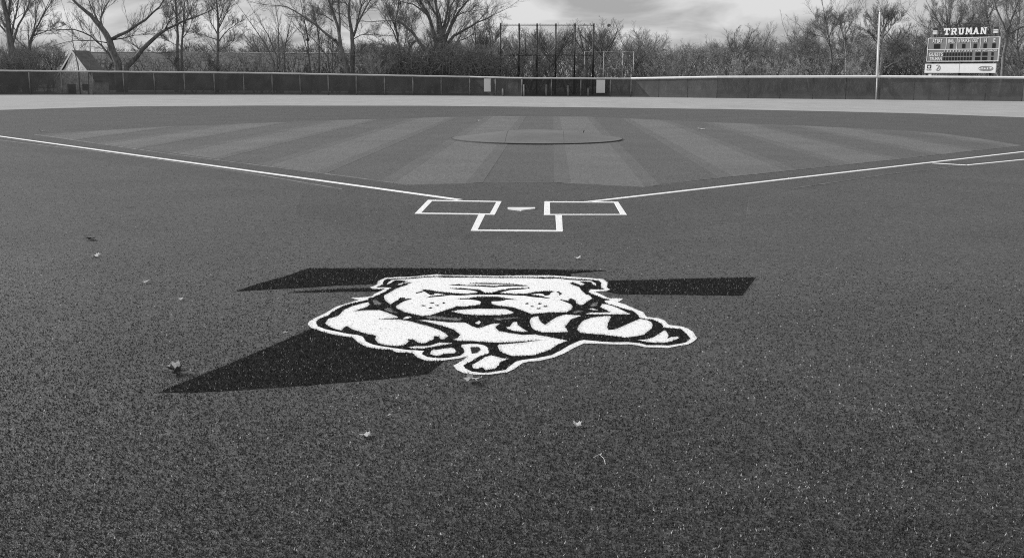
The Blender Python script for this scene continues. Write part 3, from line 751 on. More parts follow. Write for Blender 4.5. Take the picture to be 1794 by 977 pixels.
backstop('backstop', 'tall black six pole backstop frame rising behind the centre fence', [877, 909.5, 941, 974, 1007.5, 1040.5], 41.5, (44.5, 97), 116, .105, m_blackpole)
backstop('backstop', 'lower pale grey backstop frame behind the fence, right of the black one', [1024.5, 1058, 1091.5, 1110.5], 90, (91.5,), 121, .06, m_post, ((1004, 1023.5, 121, 119), (1072, 1106.5, 120.5, 120.5)))

# ------------------------------------------------------------------ flagpole
(gx, gy_), dd = on_fence(1535.5, .45); dep_ = float((np.array([gx, gy_, 0])-CAM)@fw); p = AT(1541.5, 22, dep_)
fp = empty('flagpole', (gx, gy_, 0)); tag(fp, 'tall bare white flagpole standing at the fence left of the scoreboard', 'flagpole')
mb = MB(); tx, ty = p[0]-gx, p[1]-gy_; zf = 2.02/p[2]
mb.tube([(tx*zf, ty*zf, 2.02), (tx*.5, ty*.5, p[2]*.5), (tx, ty, p[2])], .105, .075, 10); mb.build('pole', m_whitepole, fp, True)
mb = MB(); mb.tube([(0, 0, -.05), (tx*zf, ty*zf, 2.018)], .075, .075, 10); mb.build('dimmed_pole_base', m_post, fp, True)  # added greyer lower length: dimming by the fence mesh put into its colour
mb = MB(); mb.tube([(tx, ty, p[2]+.002), (tx, ty, p[2]+.06), (tx, ty, p[2]+.16), (tx, ty, p[2]+.24)], .07, .05, 8); mb.build('finial', m_post, fp, True)
mb = MB(); mb.tube([(tx, ty, p[2]-.12), (tx-.3, ty-.02, p[2]-.04)], .035, .03, 6); mb.build('pulley_arm', m_post, fp)
mb = MB(); mb.tube([(tx*zf-.16, ty*zf-.05, 2.2), (tx*.5-.16, ty*.5-.06, p[2]*.5), (tx-.12, ty-.05, p[2]-.12)], .012, .012, 4); mb.build('halyard', m_post, fp)

# ------------------------------------------------------------------ scoreboard
SD = 97.0
c = ground_under(1681, SD); k_ = SD/FPX
to_cam = math.atan2(CAM[0]-c[0], -(CAM[1]-c[1]))
sb = empty('scoreboard', tuple(c), to_cam*1.0-math.radians(15)); tag(sb, 'baseball scoreboard topped by arched school name standing above the right fence', 'scoreboard')
gy = 488.5
def gz(zy):
    # height on the board for a row of the close view
    return float(AT(1688, 20+zy/7.517, SD)[2])
def su(zx): return (zx-660)/7.517*k_*.92
def sbox(name, x0, x1, y0, y1, d0, d1, mat, parent=sb):
    m_ = MB(); m_.box(su(x0), su(x1), d0, d1, gz(y1), gz(y0)); return m_.build(name, mat, parent)
def text(body, xc, y0, y1, mat, parent, depth, width=None, bold=.0, name='lettering'):
    cu = bpy.data.curves.new(name, 'FONT'); cu.body = body; cu.align_x = 'CENTER'; cu.size = 1; cu.extrude = .02; cu.offset = bold; cu.resolution_u = 3
    t = bpy.data.objects.new(name, cu); COL.objects.link(t)
    dg = bpy.context.evaluated_depsgraph_get(); me = bpy.data.meshes.new_from_object(t.evaluated_get(dg)); bpy.data.objects.remove(t)
    co = np.zeros(len(me.vertices)*3); me.vertices.foreach_get('co', co); co = co.reshape(-1, 3)
    h = gz(y0)-gz(y1); w0, w1 = co[:, 0].min(), co[:, 0].max(); b0, b1 = co[:, 1].min(), co[:, 1].max()
    sy = h/(b1-b0); sx_ = (width/7.517*k_)/(w1-w0) if width else sy
    out = np.stack([su(xc)+(co[:, 0]-(w0+w1)/2)*sx_, depth-co[:, 2]*.6, gz(y1)+(co[:, 1]-b0)*sy], -1)
    me.vertices.foreach_set('co', out.reshape(-1)); me.update()
    for m_ in list(me.materials): pass
    me.materials.clear(); return link_mesh(name, me, mat, parent)
sbox('board_panel', 188, 1142, 356, 657, -.14, .14, m_board)
for (x0, x1, y0, y1) in ((180, 188, 350, 662), (1142, 1150, 350, 662)): sbox('frame_bar', x0, x1, y0, y1, -.17, .15, m_letter)
for (x0, x1, y0, y1) in ((188.4, 1141.6, 349, 357), (188.4, 1141.6, 655, 663), (188.4, 1141.6, 501, 508)): sbox('frame_bar', x0, x1, y0, y1, -.165, -.142, m_letter)
for x in (437, 583, 768, 897): sbox('frame_bar', x-3, x+3, 357.5, 500.5, -.16, -.142, m_letter)
for (x0, x1) in ((268, 352), (487, 528), (655, 695), (808, 850), (940, 982), (1055, 1098)): sbox('digit_window', x0, x1, 433, 491, -.165, -.142, m_digit)
for y0, y1 in ((545, 589), (605, 649)):
    for i in range(10): sbox('digit_window', 412+i*39.7, 438+i*39.7, y0, y1, -.165, -.142, m_digit)
    for (x0, x1) in ((843, 908), (935, 1000), (1053, 1081)): sbox('digit_window', x0, x1, y0, y1, -.165, -.142, m_digit)
for body, xc, w in (('AT BAT', 313, 122), ('BALL', 509, 82), ('STRIKE', 677, 138), ('OUT', 831, 74), ('H', 963, 26), ('E', 1079, 22)):
    text(body, xc, 368, 416, m_letter, sb, -.16, w, .012)
for i in range(10): text(str(i+1), 425+i*39.7, 514, 536, m_letter, sb, -.16, None if i != 9 else 26, .03, 'inning_number')
for body, xc, w in (('RUNS', 878, 66), ('HITS', 970, 56), ('ERRORS', 1068, 100)): text(body, xc, 514, 536, m_letter, sb, -.16, w, .012)
text('GUESTS', 306, 545, 590, m_letter, sb, -.16, 178, .012); text('TRUMAN', 308, 604, 648, m_letter, sb, -.16, 154, .012)
# sponsor panel
sbox('sponsor_panel', 165, 1128, 692, 812, -.15, .10, m_letter)
sbox('panel_joint', 640, 645, 692.5, 811.5, -.156, -.152, m_print)
sbox('star_badge', 196, 252, 704, 754, -.165, -.152, m_printd)
m_ = MB(); cxs, czs = su(224), gz(730); rr = abs(gz(707)-gz(730)); pl = []
for i in range(10):
    a = math.pi/2+i*math.pi/5; r_ = rr if i % 2 == 0 else rr*.42; pl.append((cxs+r_*math.cos(a), czs+r_*math.sin(a)))
m_.prism(pl, -.178, -.167); m_.build('star', m_letter, sb)
text('U.S. ARMY', 224, 765, 780, m_print, sb, -.156, 62, .02)
m_ = MB(); pl = []
for i in range(9): a = math.pi*1.25+i*math.pi*1.5/8; pl.append((su(344)+.22*math.cos(a), gz(745)+.27*math.sin(a)))
for a, b in zip(pl[:-1], pl[1:]): m_.tube([(a[0], -.16, a[1]), (b[0], -.16, b[1])], .025, .025, 5)
m_.tube([(su(330), -.16, gz(770)), (su(345), -.16, gz(745)), (su(362), -.16, gz(718))], .04, .03, 5); m_.build('swirl_logo', m_print, sb)
m_ = MB(); pl = []
for i in range(24):
    a = 2*math.pi*i/24; x_ = 965 if math.cos(a) < 0 else 1030; pl.append((su(x_)+su(660+34)*1.9*math.cos(a), gz(755)+(gz(722)-gz(755))*math.sin(a)))
m_.prism(pl, -.166, -.152); m_.build('pill_logo', m_print, sb)
for (x, y, a, b) in ((920, 760, 12, 9), (950, 752, 9, 12), (985, 756, 14, 8), (1022, 754, 10, 11), (1062, 748, 16, 12)):
    m_ = MB(); m_.prism([(su(x)+su(660+a)*math.cos(t), gz(y)+(gz(0)-gz(b))*math.sin(t)) for t in np.linspace(0, 2*math.pi, 9)[:-1]], -.176, -.168); m_.build('logo_mark', m_letter, sb)
# posts, braces and the arched name
for x in (240, 640, 1050):
    m_ = MB(); m_.box(su(x)-.11, su(x)+.11, .16, .40, -.2, gz(345)); m_.build('support_post', m_steel, sb)
    sbox('bracket', x-12, x+12, 662.6+2, 689, -.10, .12, m_steel)
sbox('cross_beam', 250, 1050, 672, 688, .12, .158, m_steel)
m_ = MB(); m_.box(su(240)-.13, su(240)+.13, -.05, .15, gz(855), gz(818)); m_.build('junction_box', m_sign, sb)
for xa, xb, ya, yb in ((330, 1040, 332, 332),):
    m_ = MB(); m_.tube([(su(xa), 0, gz(ya)), (su(xb), 0, gz(yb))], .035, .035, 6); m_.build('truss_chord', m_steel, sb)
def arch(t): return 215-45*math.sin(math.pi*t)
m_ = MB(); m_.tube([(su(330+700*t), 0, gz(arch(t))) for t in np.linspace(0, 1, 15)], .028, .028, 6); m_.build('truss_chord', m_steel, sb)
for t in (0, .16, .33, .5, .67, .84, 1):
    x = 330+700*t
    m_ = MB(); m_.tube([(su(x), .03, gz(arch(t))), (su(x), .03, gz(332))], .02, .02, 5); m_.build('truss_strut', m_steel, sb)
    if t < 1: m_ = MB(); x2 = x+700*.16; m_.tube([(su(x), .05, gz(332)), (su(x2), .05, gz(arch(t+.16)))], .016, .016, 5); m_.build('truss_strut', m_steel, sb)
def glyph(ch):
    """block letters with slab serifs as bars on a unit cell (x 0..1, z 0..1)"""
    g_ = {'T': [[(0, .76), (0, 1), (1, 1), (1, .76)], [(.37, .18), (.37, .78), (.63, .78), (.63, .18)], [(.2, 0), (.2, .2), (.8, .2), (.8, 0)], [(0, .6), (0, .78), (.14, .78), (.14, .6)], [(.86, .6), (.86, .78), (1, .78), (1, .6)]],
          'R': [[(.1, 0), (.1, 1), (.34, 1), (.34, 0)], [(.3, .8), (.3, 1), (.78, 1), (.9, .9), (.9, .8)], [(.68, .45), (.68, .82), (.92, .82), (.92, .52), (.85, .45)], [(.3, .4), (.3, .58), (.8, .58), (.8, .4)], [(.5, .42), (.72, .42), (1, 0), (.74, 0)], [(0, 0), (0, .16), (.44, .16), (.44, 0)], [(0, .86), (0, 1), (.2, 1), (.2, .86)]],
          'U': [[(.12, .2), (.12, 1), (.36, 1), (.36, .2)], [(.64, .2), (.64, 1), (.88, 1), (.88, .2)], [(.12, .22), (.88, .22), (.74, 0), (.26, 0)], [(0, .86), (0, 1), (.46, 1), (.46, .86)], [(.54, .86), (.54, 1), (1, 1), (1, .86)]],
          'M': [[(.06, 0), (.06, 1), (.26, 1), (.26, 0)], [(.74, 0), (.74, 1), (.94, 1), (.94, 0)], [(.1, 1), (.32, 1), (.58, .35), (.42, .25)], [(.9, 1), (.68, 1), (.42, .35), (.58, .25)], [(-.02, 0), (-.02, .15), (.34, .15), (.34, 0)], [(.66, 0), (.66, .15), (1.02, .15), (1.02, 0)]],
          'A': [[(.06, 0), (.3, 0), (.62, 1), (.4, 1)], [(.94, 0), (.7, 0), (.38, 1), (.6, 1)], [(.28, .26), (.28, .42), (.72, .42), (.72, .26)], [(-.02, 0), (-.02, .14), (.36, .14), (.36, 0)], [(.64, 0), (.64, .14), (1.02, .14), (1.02, 0)]],
          'N': [[(.08, 0), (.08, 1), (.28, 1), (.28, 0)], [(.72, 0), (.72, 1), (.92, 1), (.92, 0)], [(.1, 1), (.36, 1), (.9, 0), (.66, 0)], [(-.02, 0), (-.02, .14), (.38, .14), (.38, 0)], [(.62, .86), (.62, 1), (1.02, 1), (1.02, .86)]]}
    return g_[ch]
for i, ch in enumerate('TRUMAN'):
    xl = 388+i*98.5; wl_ = 82 if ch != 'M' else 90; yb = 313-10*math.sin(math.pi*(i+.5)/6)*0; yt = 226
    m_ = MB()
    for n_, q in enumerate(glyph(ch)):
        m_.prism([(su(xl+x*wl_), gz(yb)+(gz(yt)-gz(yb))*z) for x, z in q], -.14-.004*n_, -.04+.003*n_)
    m_.build('name_letter', m_letter, sb)
for x in (266, 1082):
    ln = sbox('lamp_housing', x-28, x+28, 252, 304, -.18, .18, m_sign)
    m_ = MB(); m_.box(su(x-26), su(x+26), -.15, .15, gz(249.5), gz(222)); m_.build('lamp_cap', m_steel, sb)
    sbox('lamp_band', x-29, x+29, 268, 274, -.186, -.182, m_print); sbox('lamp_stem', x-9, x+9, 305, 348.5, -.06, .06, m_steel)
sbox('horn_speaker', 662, 690, 170, 215, -.15, .1, m_steel)

# ------------------------------------------------------------------ buildings behind the fence
hd = 110.0
c = ground_under(131, hd); k_ = hd/FPX
hut = empty('stone_hut', tuple(c), math.radians(-25)); tag(hut, 'small gabled stone hut with pale rake boards close behind the left fence', 'hut')
def hx(px): return (px-131)*k_*1.22
def hz(py): return float(AT(131, py, hd)[2])
HW = hx(169.5); ez, pz = hz(141), hz(92)
m_ = MB()
for poly in ([(-HW, 0), (-HW, ez), (-HW*.42, hz(118)), (-HW*.42, 0)], [(HW*.05, 0), (HW*.05, 0.001+hz(118)), (HW, ez), (HW, 0)],
             [(-HW*.42, hz(148)), (-HW*.42, hz(118)), (-.1, pz), (HW*.05, pz-.03), (HW*.05, hz(148))], [(HW*.05, hz(118)), (HW*.05, pz-.03), (HW, ez)]):
    m_.prism(poly, 0, .3)
m_.build('gable_wall', m_stone, hut)
m_ = MB(); m_.box(-HW, -HW+.3, .302, 2, 0, ez); m_.box(HW-.3, HW, .302, 2, 0, ez); m_.box(-HW+.302, HW-.302, 1.7, 2, 0, ez); m_.build('wall', m_stone, hut)
m_ = MB(); m_.box(-HW*.42+.01, HW*.05-.01, .16, .22, 0, hz(148)); m_.build('door', m_dim, hut)
m_ = MB(); m_.box(HW*.40, HW*.72, -.015, .05, .35, ez*.75); m_.build('window', m_dim, hut)
for s_, nm in ((-1, 'roof'), (1, 'roof')):
    m_ = MB(); e = (s_*(HW+.18), ez-.12); m_.prism([(e[0], e[1]), (0, pz+.06), (0, pz+.20), (e[0], e[1]+.14)] if s_ < 0 else [(e[0], e[1]+.14), (0.002, pz+.20), (0.002, pz+.06), (e[0], e[1])], -.02, 2.2)
    m_.build('roof', m_roof, hut)
    m_ = MB(); m_.prism([(e[0], e[1]-.08), (0, pz-.02), (0, pz+.22), (e[0], e[1]+.16)] if s_ < 0 else [(e[0], e[1]+.16), (0.002, pz+.22), (0.002, pz-.02), (e[0], e[1]-.08)], -.07, -.024)
    m_.build('rake_board', m_trim, hut)
bd = 142.0
pa, pb = AT(134, 92.5, bd), AT(645, 98.5, bd); pe = AT(672, 131, bd-3)
ln = math.hypot(pb[0]-pa[0], pb[1]-pa[1]); c = (pa+pb)/2
hall = empty('long_building', (c[0], c[1], 0), math.atan2(pb[1]-pa[1], pb[0]-pa[0])); tag(hall, 'long low building with a plain grey pitched roof behind the left trees', 'building')
rh, eh, wd_ = pa[2]+.05, 2.3, 5.2
m_ = MB(); m_.box(-ln/2+.3, ln/2-.3, -wd_+.4, wd_-.4, 0, eh); m_.build('wall', m_siding, hall)
for s_ in (-1, 1):
    m_ = MB(); y1 = s_*wd_
    m_.add([(-ln/2, 0, rh), (ln/2, 0, rh), (ln/2+.8, y1, eh), (-ln/2-.8, y1, eh), (-ln/2, 0, rh-.15), (ln/2, 0, rh-.15), (ln/2+.8, y1, eh-.15), (-ln/2-.8, y1, eh-.15)],
           [(0, 3, 2, 1), (4, 5, 6, 7), (3, 7, 6, 2), (0, 4, 7, 3), (1, 2, 6, 5)])
    m_.build('roof', m_roof, hall)
m_ = MB(); m_.prism([(ln/2-.32, eh), (ln/2-.32, rh-.2), (ln/2-.3, eh)], -.1, .1)
m_ = MB(); m_.tube([(ln/2+.05, -.02, rh+.02), (ln/2+.9, -wd_, eh)], .09, .09, 4); m_.build('rake_board', m_trim, hall)
m_ = MB(); m_.tube([(-ln/2, 0, rh+.03), (ln/2, 0, rh+.03)], .06, .06, 4); m_.build('ridge_cap', m_capg, hall)
for i in range(9):
    x = -ln/2+3+i*4.2; m_ = MB(); m_.box(x, x+1.2, -wd_+.33, -wd_+.39, .9, 2.0); m_.build('window', m_dim, hall)
# a small pale roofed shed far off in the wood
c = ground_under(1363, 150); sh = empty('shed', tuple(c), .5); tag(sh, 'tiny shed with a white roof glimpsed through the wood behind the right fence', 'shed')
zr = float(AT(1363, 122, 150)[2])
m_ = MB(); m_.box(-1.3, 1.3, -1, 1, 0, zr-.5); m_.build('wall', m_siding, sh)
m_ = MB(); m_.prism([(-1.5, zr), (1.5, zr-.55), (1.5, zr-.45), (-1.5, zr+.10)], -1.2, 1.2); m_.build('roof', m_letter, sh)

# ------------------------------------------------------------------ bare trees
class Tree:
    def __init__(s, seed): s.t, s.c, s.r = MB(), MB(), random.Random(seed)
def rvec(r):
    z = r.uniform(-1, 1); a = r.uniform(0, 2*math.pi); q = math.sqrt(1-z*z); return Vector((q*math.cos(a), q*math.sin(a), z))
def sprout(T, pts, r0, r1, L, n, lvl, maxlvl, t0=.25, up_=.35, rmin=.014):
    r = T.r; P = [Vector(p) for p in pts]
    seg = [(b-a).length for a, b in zip(P[:-1], P[1:])]; tot = sum(seg) or 1
    for i in range(n):
        t = t0+(1-t0)*(i+r.random())/n
        d = t*tot; k = 0
        while k < len(seg)-1 and d > seg[k]: d -= seg[k]; k += 1
        p = P[k].lerp(P[k+1], min(1, d/max(seg[k], 1e-6))); tan = (P[k+1]-P[k]).normalized()
        q = rvec(r); q = (q-tan*q.dot(tan)).normalized()
        ang = r.uniform(.32, .95)
        dr = (tan*math.cos(ang)+q*math.sin(ang)); dr.z += up_*r.uniform(.2, 1); dr.normalize()
        l = L*r.uniform(.55, 1.15)*(1.12-.55*t)
        rr = max(rmin, min(.006+l*.015, (r0+(r1-r0)*t)*r.uniform(.40, .60)))
        ns = 4 if lvl < maxlvl-1 else (3 if lvl < maxlvl else 2)
        pp = [p]; dd = dr.copy()
        for j in range(ns):
            dd = (dd+rvec(r)*.17+Vector((0, 0, .09*up_))).normalized(); pp.append(pp[-1]+dd*(l/ns))
        T.c.tube(pp, rr, max(rmin*.55, rr*.35), 5 if rr > .07 else 3, False)
        if lvl < maxlvl:
            sprout(T, pp, rr, rr*.4, l*.58, max(3, int(n*(.85 if lvl < 3 else .6))), lvl+1, maxlvl, .2, up_, rmin)
def bespoke(name, label, depth, trunks, limbs, seed, mat=None, L=2.6, n=8, maxlvl=3, up_=.35, group=None, rmin=.008, twig=None):
    """trunks/limbs: (picture points, start radius, end radius)"""
    T = Tree(seed); base = ground_under(trunks[0][0][0][0], depth); o0 = Vector(base)
    allp = []
    for k, (pts, r0, r1) in enumerate(trunks+limbs):
        pp = []; dj = T.r.uniform(-1.6, 1.6) if k >= len(trunks) else 0
        for i, (x, y) in enumerate(pts):
            q = Vector(AT(x, y, depth+dj*i/max(1, len(pts)-1)))
            if k < len(trunks) and i == 0: q.z = -.1
            pp.append(q-o0)
        # subdivide for a natural wander
        sm = [pp[0]]
        for a, b in zip(pp[:-1], pp[1:]):
            m_ = a.lerp(b, .5)+rvec(T.r)*(b-a).length*.035; sm += [m_, b]
        r0 *= .88 if k < len(trunks) else .78; r1 *= .62
        T.t.tube(sm, r0, r1, 8 if r0 > .2 else 6)
        if True:      # the limb runs out into a fine leader
            dd = (sm[-1]-sm[-3]).normalized(); tip = [sm[-1]]
            for j in range(5):
                dd = (dd+rvec(T.r)*.12+Vector((0, 0, .05))).normalized(); tip.append(tip[-1]+dd*(.55+L*.12))
            T.t.tube(tip, r1, .010, 5)
            sprout(T, tip, r1, .02, L*.7, n, 2, maxlvl, .1, up_, rmin)
        allp.append((sm, r0, r1, k < len(trunks)))
    for sm, r0, r1, tr_ in allp:
        tot = sum((b-a).length for a, b in zip(sm[:-1], sm[1:]))
        sprout(T, sm, min(r0, .3), r1, min(L*1.4, tot*.5+.8), n+3, 1, maxlvl, .55 if tr_ else .2, up_, rmin)
    root = empty(name, tuple(base)); tag(root, label, 'tree', group)
    T.t.build('trunk', mat or m_bark, root, True); T.c.build('crown', twig or m_twig, root)
    return root
GT = 'bare winter trees behind the outfield fence'
bespoke('bare_tree', 'thick upright bare tree at the far left edge behind the fence', 117, [([(23, 163), (21, 110), (18, 72), (14, 40), (6, 5), (-2, -30)], .62, .20)],
        [([(18, 62), (16, 20), (19, -20)], .22, .09), ([(19, 66), (24, 40), (31, 8), (36, -25)], .2, .08), ([(15, 55), (3, 35), (-12, 15)], .16, .06), ([(22, 78), (32, 45), (50, 10), (62, -22)], .2, .07), ([(15, 62), (-2, 42), (-24, 30)], .16, .06)], 1, n=8, group=GT)
bespoke('bare_tree', 'smaller bare tree leaning right beside the leftmost big tree', 119, [([(44, 163), (48, 100), (53, 76), (60, 55), (67, 44)], .30, .13)],
        [([(58, 60), (62, 38), (62, 8)], .12, .05), ([(66, 46), (80, 20), (96, -8)], .12, .05), ([(58, 63), (84, 54), (106, 47)], .09, .04), ([(50, 88), (30, 70), (20, 62)], .08, .04)], 2, n=8, group=GT)
bespoke('bare_tree', 'large sprawling tree with forked leaning trunks behind the stone hut', 120, [([(212, 163), (207, 112), (192, 72), (177, 48), (160, 28), (138, 10), (118, -8)], .60, .14), ([(219, 163), (222, 118), (250, 86), (275, 63), (291, 52), (322, 37), (358, 24)], .42, .09)],
        [([(177, 47), (176, 33), (183, 14), (196, -8)], .2, .07), ([(174, 42), (165, 22), (154, -2)], .18, .06), ([(192, 71), (225, 55), (255, 35), (280, 12), (294, -10)], .26, .08), ([(289, 53), (295, 40), (314, 24)], .13, .05),
         ([(205, 116), (190, 95), (178, 80), (160, 64), (130, 52), (95, 53)], .2, .06), ([(192, 76), (165, 71), (132, 71), (95, 80)], .10, .04), ([(198, 70), (235, 62), (266, 60)], .10, .04), ([(246, 88), (232, 76), (228, 62)], .08, .04), ([(260, 88), (275, 94), (300, 92)], .06, .03)], 3, n=7, group=GT)
bespoke('bare_tree', 'tall twin stemmed upright tree right of the sprawling forked tree', 121, [([(309, 163), (310, 90), (310, 40), (307, -22)], .27, .13), ([(317, 163), (318, 90), (322, 40), (326, -12)], .20, .09)],
        [([(311, 60), (300, 40), (292, 22)], .08, .03), ([(318, 70), (332, 50), (338, 30)], .08, .03), ([(310, 30), (300, 8), (297, -14)], .1, .04), ([(321, 45), (334, 20), (340, -10)], .09, .04), ([(310, 80), (296, 72), (284, 68)], .06, .03)], 4, L=2.2, n=9, group=GT)
bespoke('bare_tree', 'slim straight bare tree with wide twiggy crown left of the roof\'s middle', 122, [([(381, 163), (382, 62), (381, 20), (376, -18)], .24, .10)],
        [([(382, 52), (395, 26), (407, -2)], .10, .04), ([(381, 60), (369, 40), (361, 8)], .10, .04), ([(382, 75), (400, 52), (418, 40)], .09, .03), ([(381, 70), (358, 62), (340, 58)], .08, .03), ([(382, 40), (392, 10), (396, -15)], .08, .03), ([(382, 90), (398, 82), (412, 70)], .06, .03)], 5, L=2.4, n=9, group=GT)
bespoke('bare_tree', 'clump of slender stems fanning left before the long roof', 118, [([(486, 163), (480, 110), (467, 80), (450, 56), (440, 42)], .13, .05), ([(490, 163), (486, 100), (470, 62), (452, 34)], .13, .04), ([(495, 163), (498, 92), (504, 62), (512, 30)], .13, .04), ([(492, 163), (489, 95), (488, 60), (484, 22)], .10, .04)],
        [([(498, 92), (493, 66), (484, 45)], .06, .03), ([(500, 76), (514, 58), (522, 50)], .05, .02)], 6, L=1.9, n=9, maxlvl=2, group=GT)
bespoke('bare_tree', 'loose group of thin dark stems left of the tall forked pair', 119, [([(544, 163), (540, 90), (534, 40), (528, 8)], .14, .05), ([(557, 163), (559, 70), (553, 34), (545, 0)], .12, .04), ([(582, 163), (574, 100), (560, 82), (545, 66)], .13, .05), ([(583, 163), (583, 100), (582, 68)], .10, .04)],
        [([(541, 100), (530, 60), (512, 40)], .08, .03), ([(540, 70), (545, 48), (556, 30)], .06, .03), ([(574, 100), (577, 85), (568, 70)], .06, .02), ([(582, 128), (592, 112), (594, 104)], .05, .02)], 7, L=1.9, n=8, maxlvl=3, group=GT)
bespoke('bare_tree', 'tall tree leaning left with one very long arching left limb', 117, [([(616, 163), (606, 112), (597, 82), (593, 52), (583, 20), (571, -14)], .36, .13)],
        [([(599, 84), (575, 62), (555, 45), (530, 28), (502, 12), (476, 10)], .2, .05), ([(595, 58), (594, 20), (592, -18)], .16, .08), ([(584, 38), (568, 27), (548, 20)], .09, .03), ([(583, 22), (582, 5), (583, -14)], .1, .05)], 8, L=2.2, n=8, group=GT)
bespoke('bare_tree', 'tall straight tree forking to the right beside the leaning one', 118, [([(618.5, 163), (618, 92), (616, 55), (611, 25), (612, -18)], .36, .15)],
        [([(619, 64), (626, 43), (640, 15), (656, -8)], .2, .08), ([(624, 46), (630, 20), (640, -8)], .13, .06), ([(619, 69), (634, 61), (664, 62)], .08, .03), ([(612, 12), (605, 5), (588, 4)], .09, .03), ([(620, 94), (628, 92), (634, 86)], .06, .03), ([(614, 36), (600, 25), (580, 20)], .06, .03)], 9, L=2.2, n=8, group=GT)
bespoke('bare_tree', 'dark stemmed twiggy tree left of the great spreading tree', 119, [([(708, 163), (703, 110), (698, 76), (692, 42), (700, -4)], .22, .08)],
        [([(699, 80), (689, 55), (678, 38), (668, 22)], .11, .04), ([(703, 96), (712, 62), (716, 30)], .09, .04), ([(697, 70), (700, 40), (712, 8)], .08, .03), ([(702, 100), (690, 88), (672, 80)], .06, .03), ([(694, 52), (684, 30), (682, 8)], .08, .03), ([(704, 110), (716, 98), (722, 80)], .06, .03)], 10, L=2.5, n=9, group=GT)
bespoke('bare_tree', 'curved tree bending left in front of the great spreading tree', 117, [([(752, 163), (751, 118), (742, 84), (724, 58), (706, 42), (690, 36), (668, 37)], .30, .07)],
        [([(732, 68), (722, 80), (713, 62), (710, 46)], .09, .04), ([(750, 110), (756, 90), (757, 66)], .09, .03), ([(744, 90), (752, 76), (768, 68)], .08, .03), ([(720, 56), (722, 40), (732, 26)], .07, .03)], 11, L=2.2, n=8, group=GT)
bespoke('bare_tree', 'great spreading tree with a thick trunk and many rising limbs left of the backstop', 121, [([(773, 163), (772, 112), (772, 76)], .95, .70)],
        [([(766, 84), (757, 50), (750, 25), (736, 2), (724, -22)], .36, .12), ([(757, 48), (748, 26), (724, 8), (694, 0)], .18, .05), ([(770, 84), (767, 42), (764, 10), (760, -22)], .30, .12), ([(766, 30), (754, 10), (744, -8)], .14, .06),
         ([(774, 84), (777, 50), (784, 18), (789, -18)], .28, .10), ([(777, 80), (790, 46), (801, 25), (816, 5), (832, -12)], .30, .09), ([(775, 66), (785, 40), (790, 10), (802, -12)], .2, .08), ([(779, 82), (795, 63), (815, 52), (835, 40), (855, 32), (870, 24)], .24, .05),
         ([(778, 96), (793, 86), (806, 71), (820, 66), (830, 59)], .15, .04), ([(770, 90), (763, 70), (755, 62)], .12, .05), ([(800, 28), (812, 22), (836, 18)], .1, .04), ([(790, 44), (800, 15), (806, -14)], .14, .06)], 12, L=2.6, n=9, group=GT)
bespoke('bare_tree', 'thin upright tree between the great tree and the black backstop', 123, [([(833, 163), (832, 100), (833, 60), (828, 34)], .14, .05), ([(858, 163), (860, 100), (859, 66), (856, 40)], .13, .05)],
        [([(832, 92), (846, 70), (852, 52)], .06, .03), ([(860, 110), (848, 92), (842, 80)], .06, .03), ([(860, 90), (868, 70), (872, 60)], .05, .03)], 13, L=2.0, n=9, group=GT)
bespoke('sapling', 'thin dark sapling crossing in front of the stone hut\'s gable', 107, [([(141, 163), (138, 124), (133, 100), (128, 76), (126, 55), (120, 38)], .09, .03)], [([(133, 98), (140, 86), (146, 80)], .03, .02)], 14, L=1.0, n=5, maxlvl=2, group=GT)
bespoke('sapling', 'thin upright sapling beside the right slope of the stone hut', 108, [([(155, 163), (155, 128), (158, 112), (158, 72), (161, 50)], .07, .03)], [([(158, 100), (150, 88), (146, 78)], .03, .02)], 15, L=1.0, n=5, maxlvl=2, group=GT)
# right hand trees
bespoke('bare_tree', 'dark leaning tree left of the flagpole with a fine upright crown', 124, [([(1467, 163), (1463, 128), (1455, 86), (1452, 68), (1448, 45)], .22, .08)],
        [([(1452, 68), (1460, 48), (1470, 32)], .09, .03), ([(1453, 72), (1440, 55), (1432, 38)], .09, .03), ([(1455, 84), (1446, 66), (1424, 60)], .06, .03), ([(1451, 60), (1450, 40), (1452, 26)], .07, .03)], 16, L=2.2, n=10, group=GT)
bespoke('bare_tree', 'pale forked tree between the dark leaning tree and the flagpole', 123, [([(1482, 163), (1482, 128), (1482, 88), (1478, 66)], .16, .07)],
        [([(1482, 98), (1476, 88), (1473, 74)], .07, .03), ([(1482, 92), (1492, 80), (1496, 60)], .06, .03), ([(1479, 68), (1488, 45), (1496, 30)], .07, .03), ([(1478, 66), (1472, 48), (1470, 36)], .06, .03)], 17, mat=m_palebark, L=2.0, n=9, group=GT)
bespoke('bare_tree', 'round crowned tree with pale side limbs directly behind the flagpole', 122, [([(1539, 163), (1543, 125), (1546, 86), (1548, 48), (1549, 30)], .30, .08)],
        [([(1546, 96), (1562, 82), (1584, 64)], .10, .04), ([(1546, 104), (1560, 92), (1580, 84)], .08, .04), ([(1545, 116), (1562, 108), (1572, 118)], .07, .03), ([(1547, 66), (1562, 45), (1578, 32)], .10, .04), ([(1547, 62), (1535, 42), (1525, 32)], .10, .04), ([(1547, 80), (1530, 62), (1515, 52)], .09, .04), ([(1548, 55), (1556, 34), (1562, 24)], .08, .03), ([(1545, 122), (1556, 116), (1590, 95)], .07, .03)], 18, mat=m_palebark, L=2.6, n=10, group=GT)
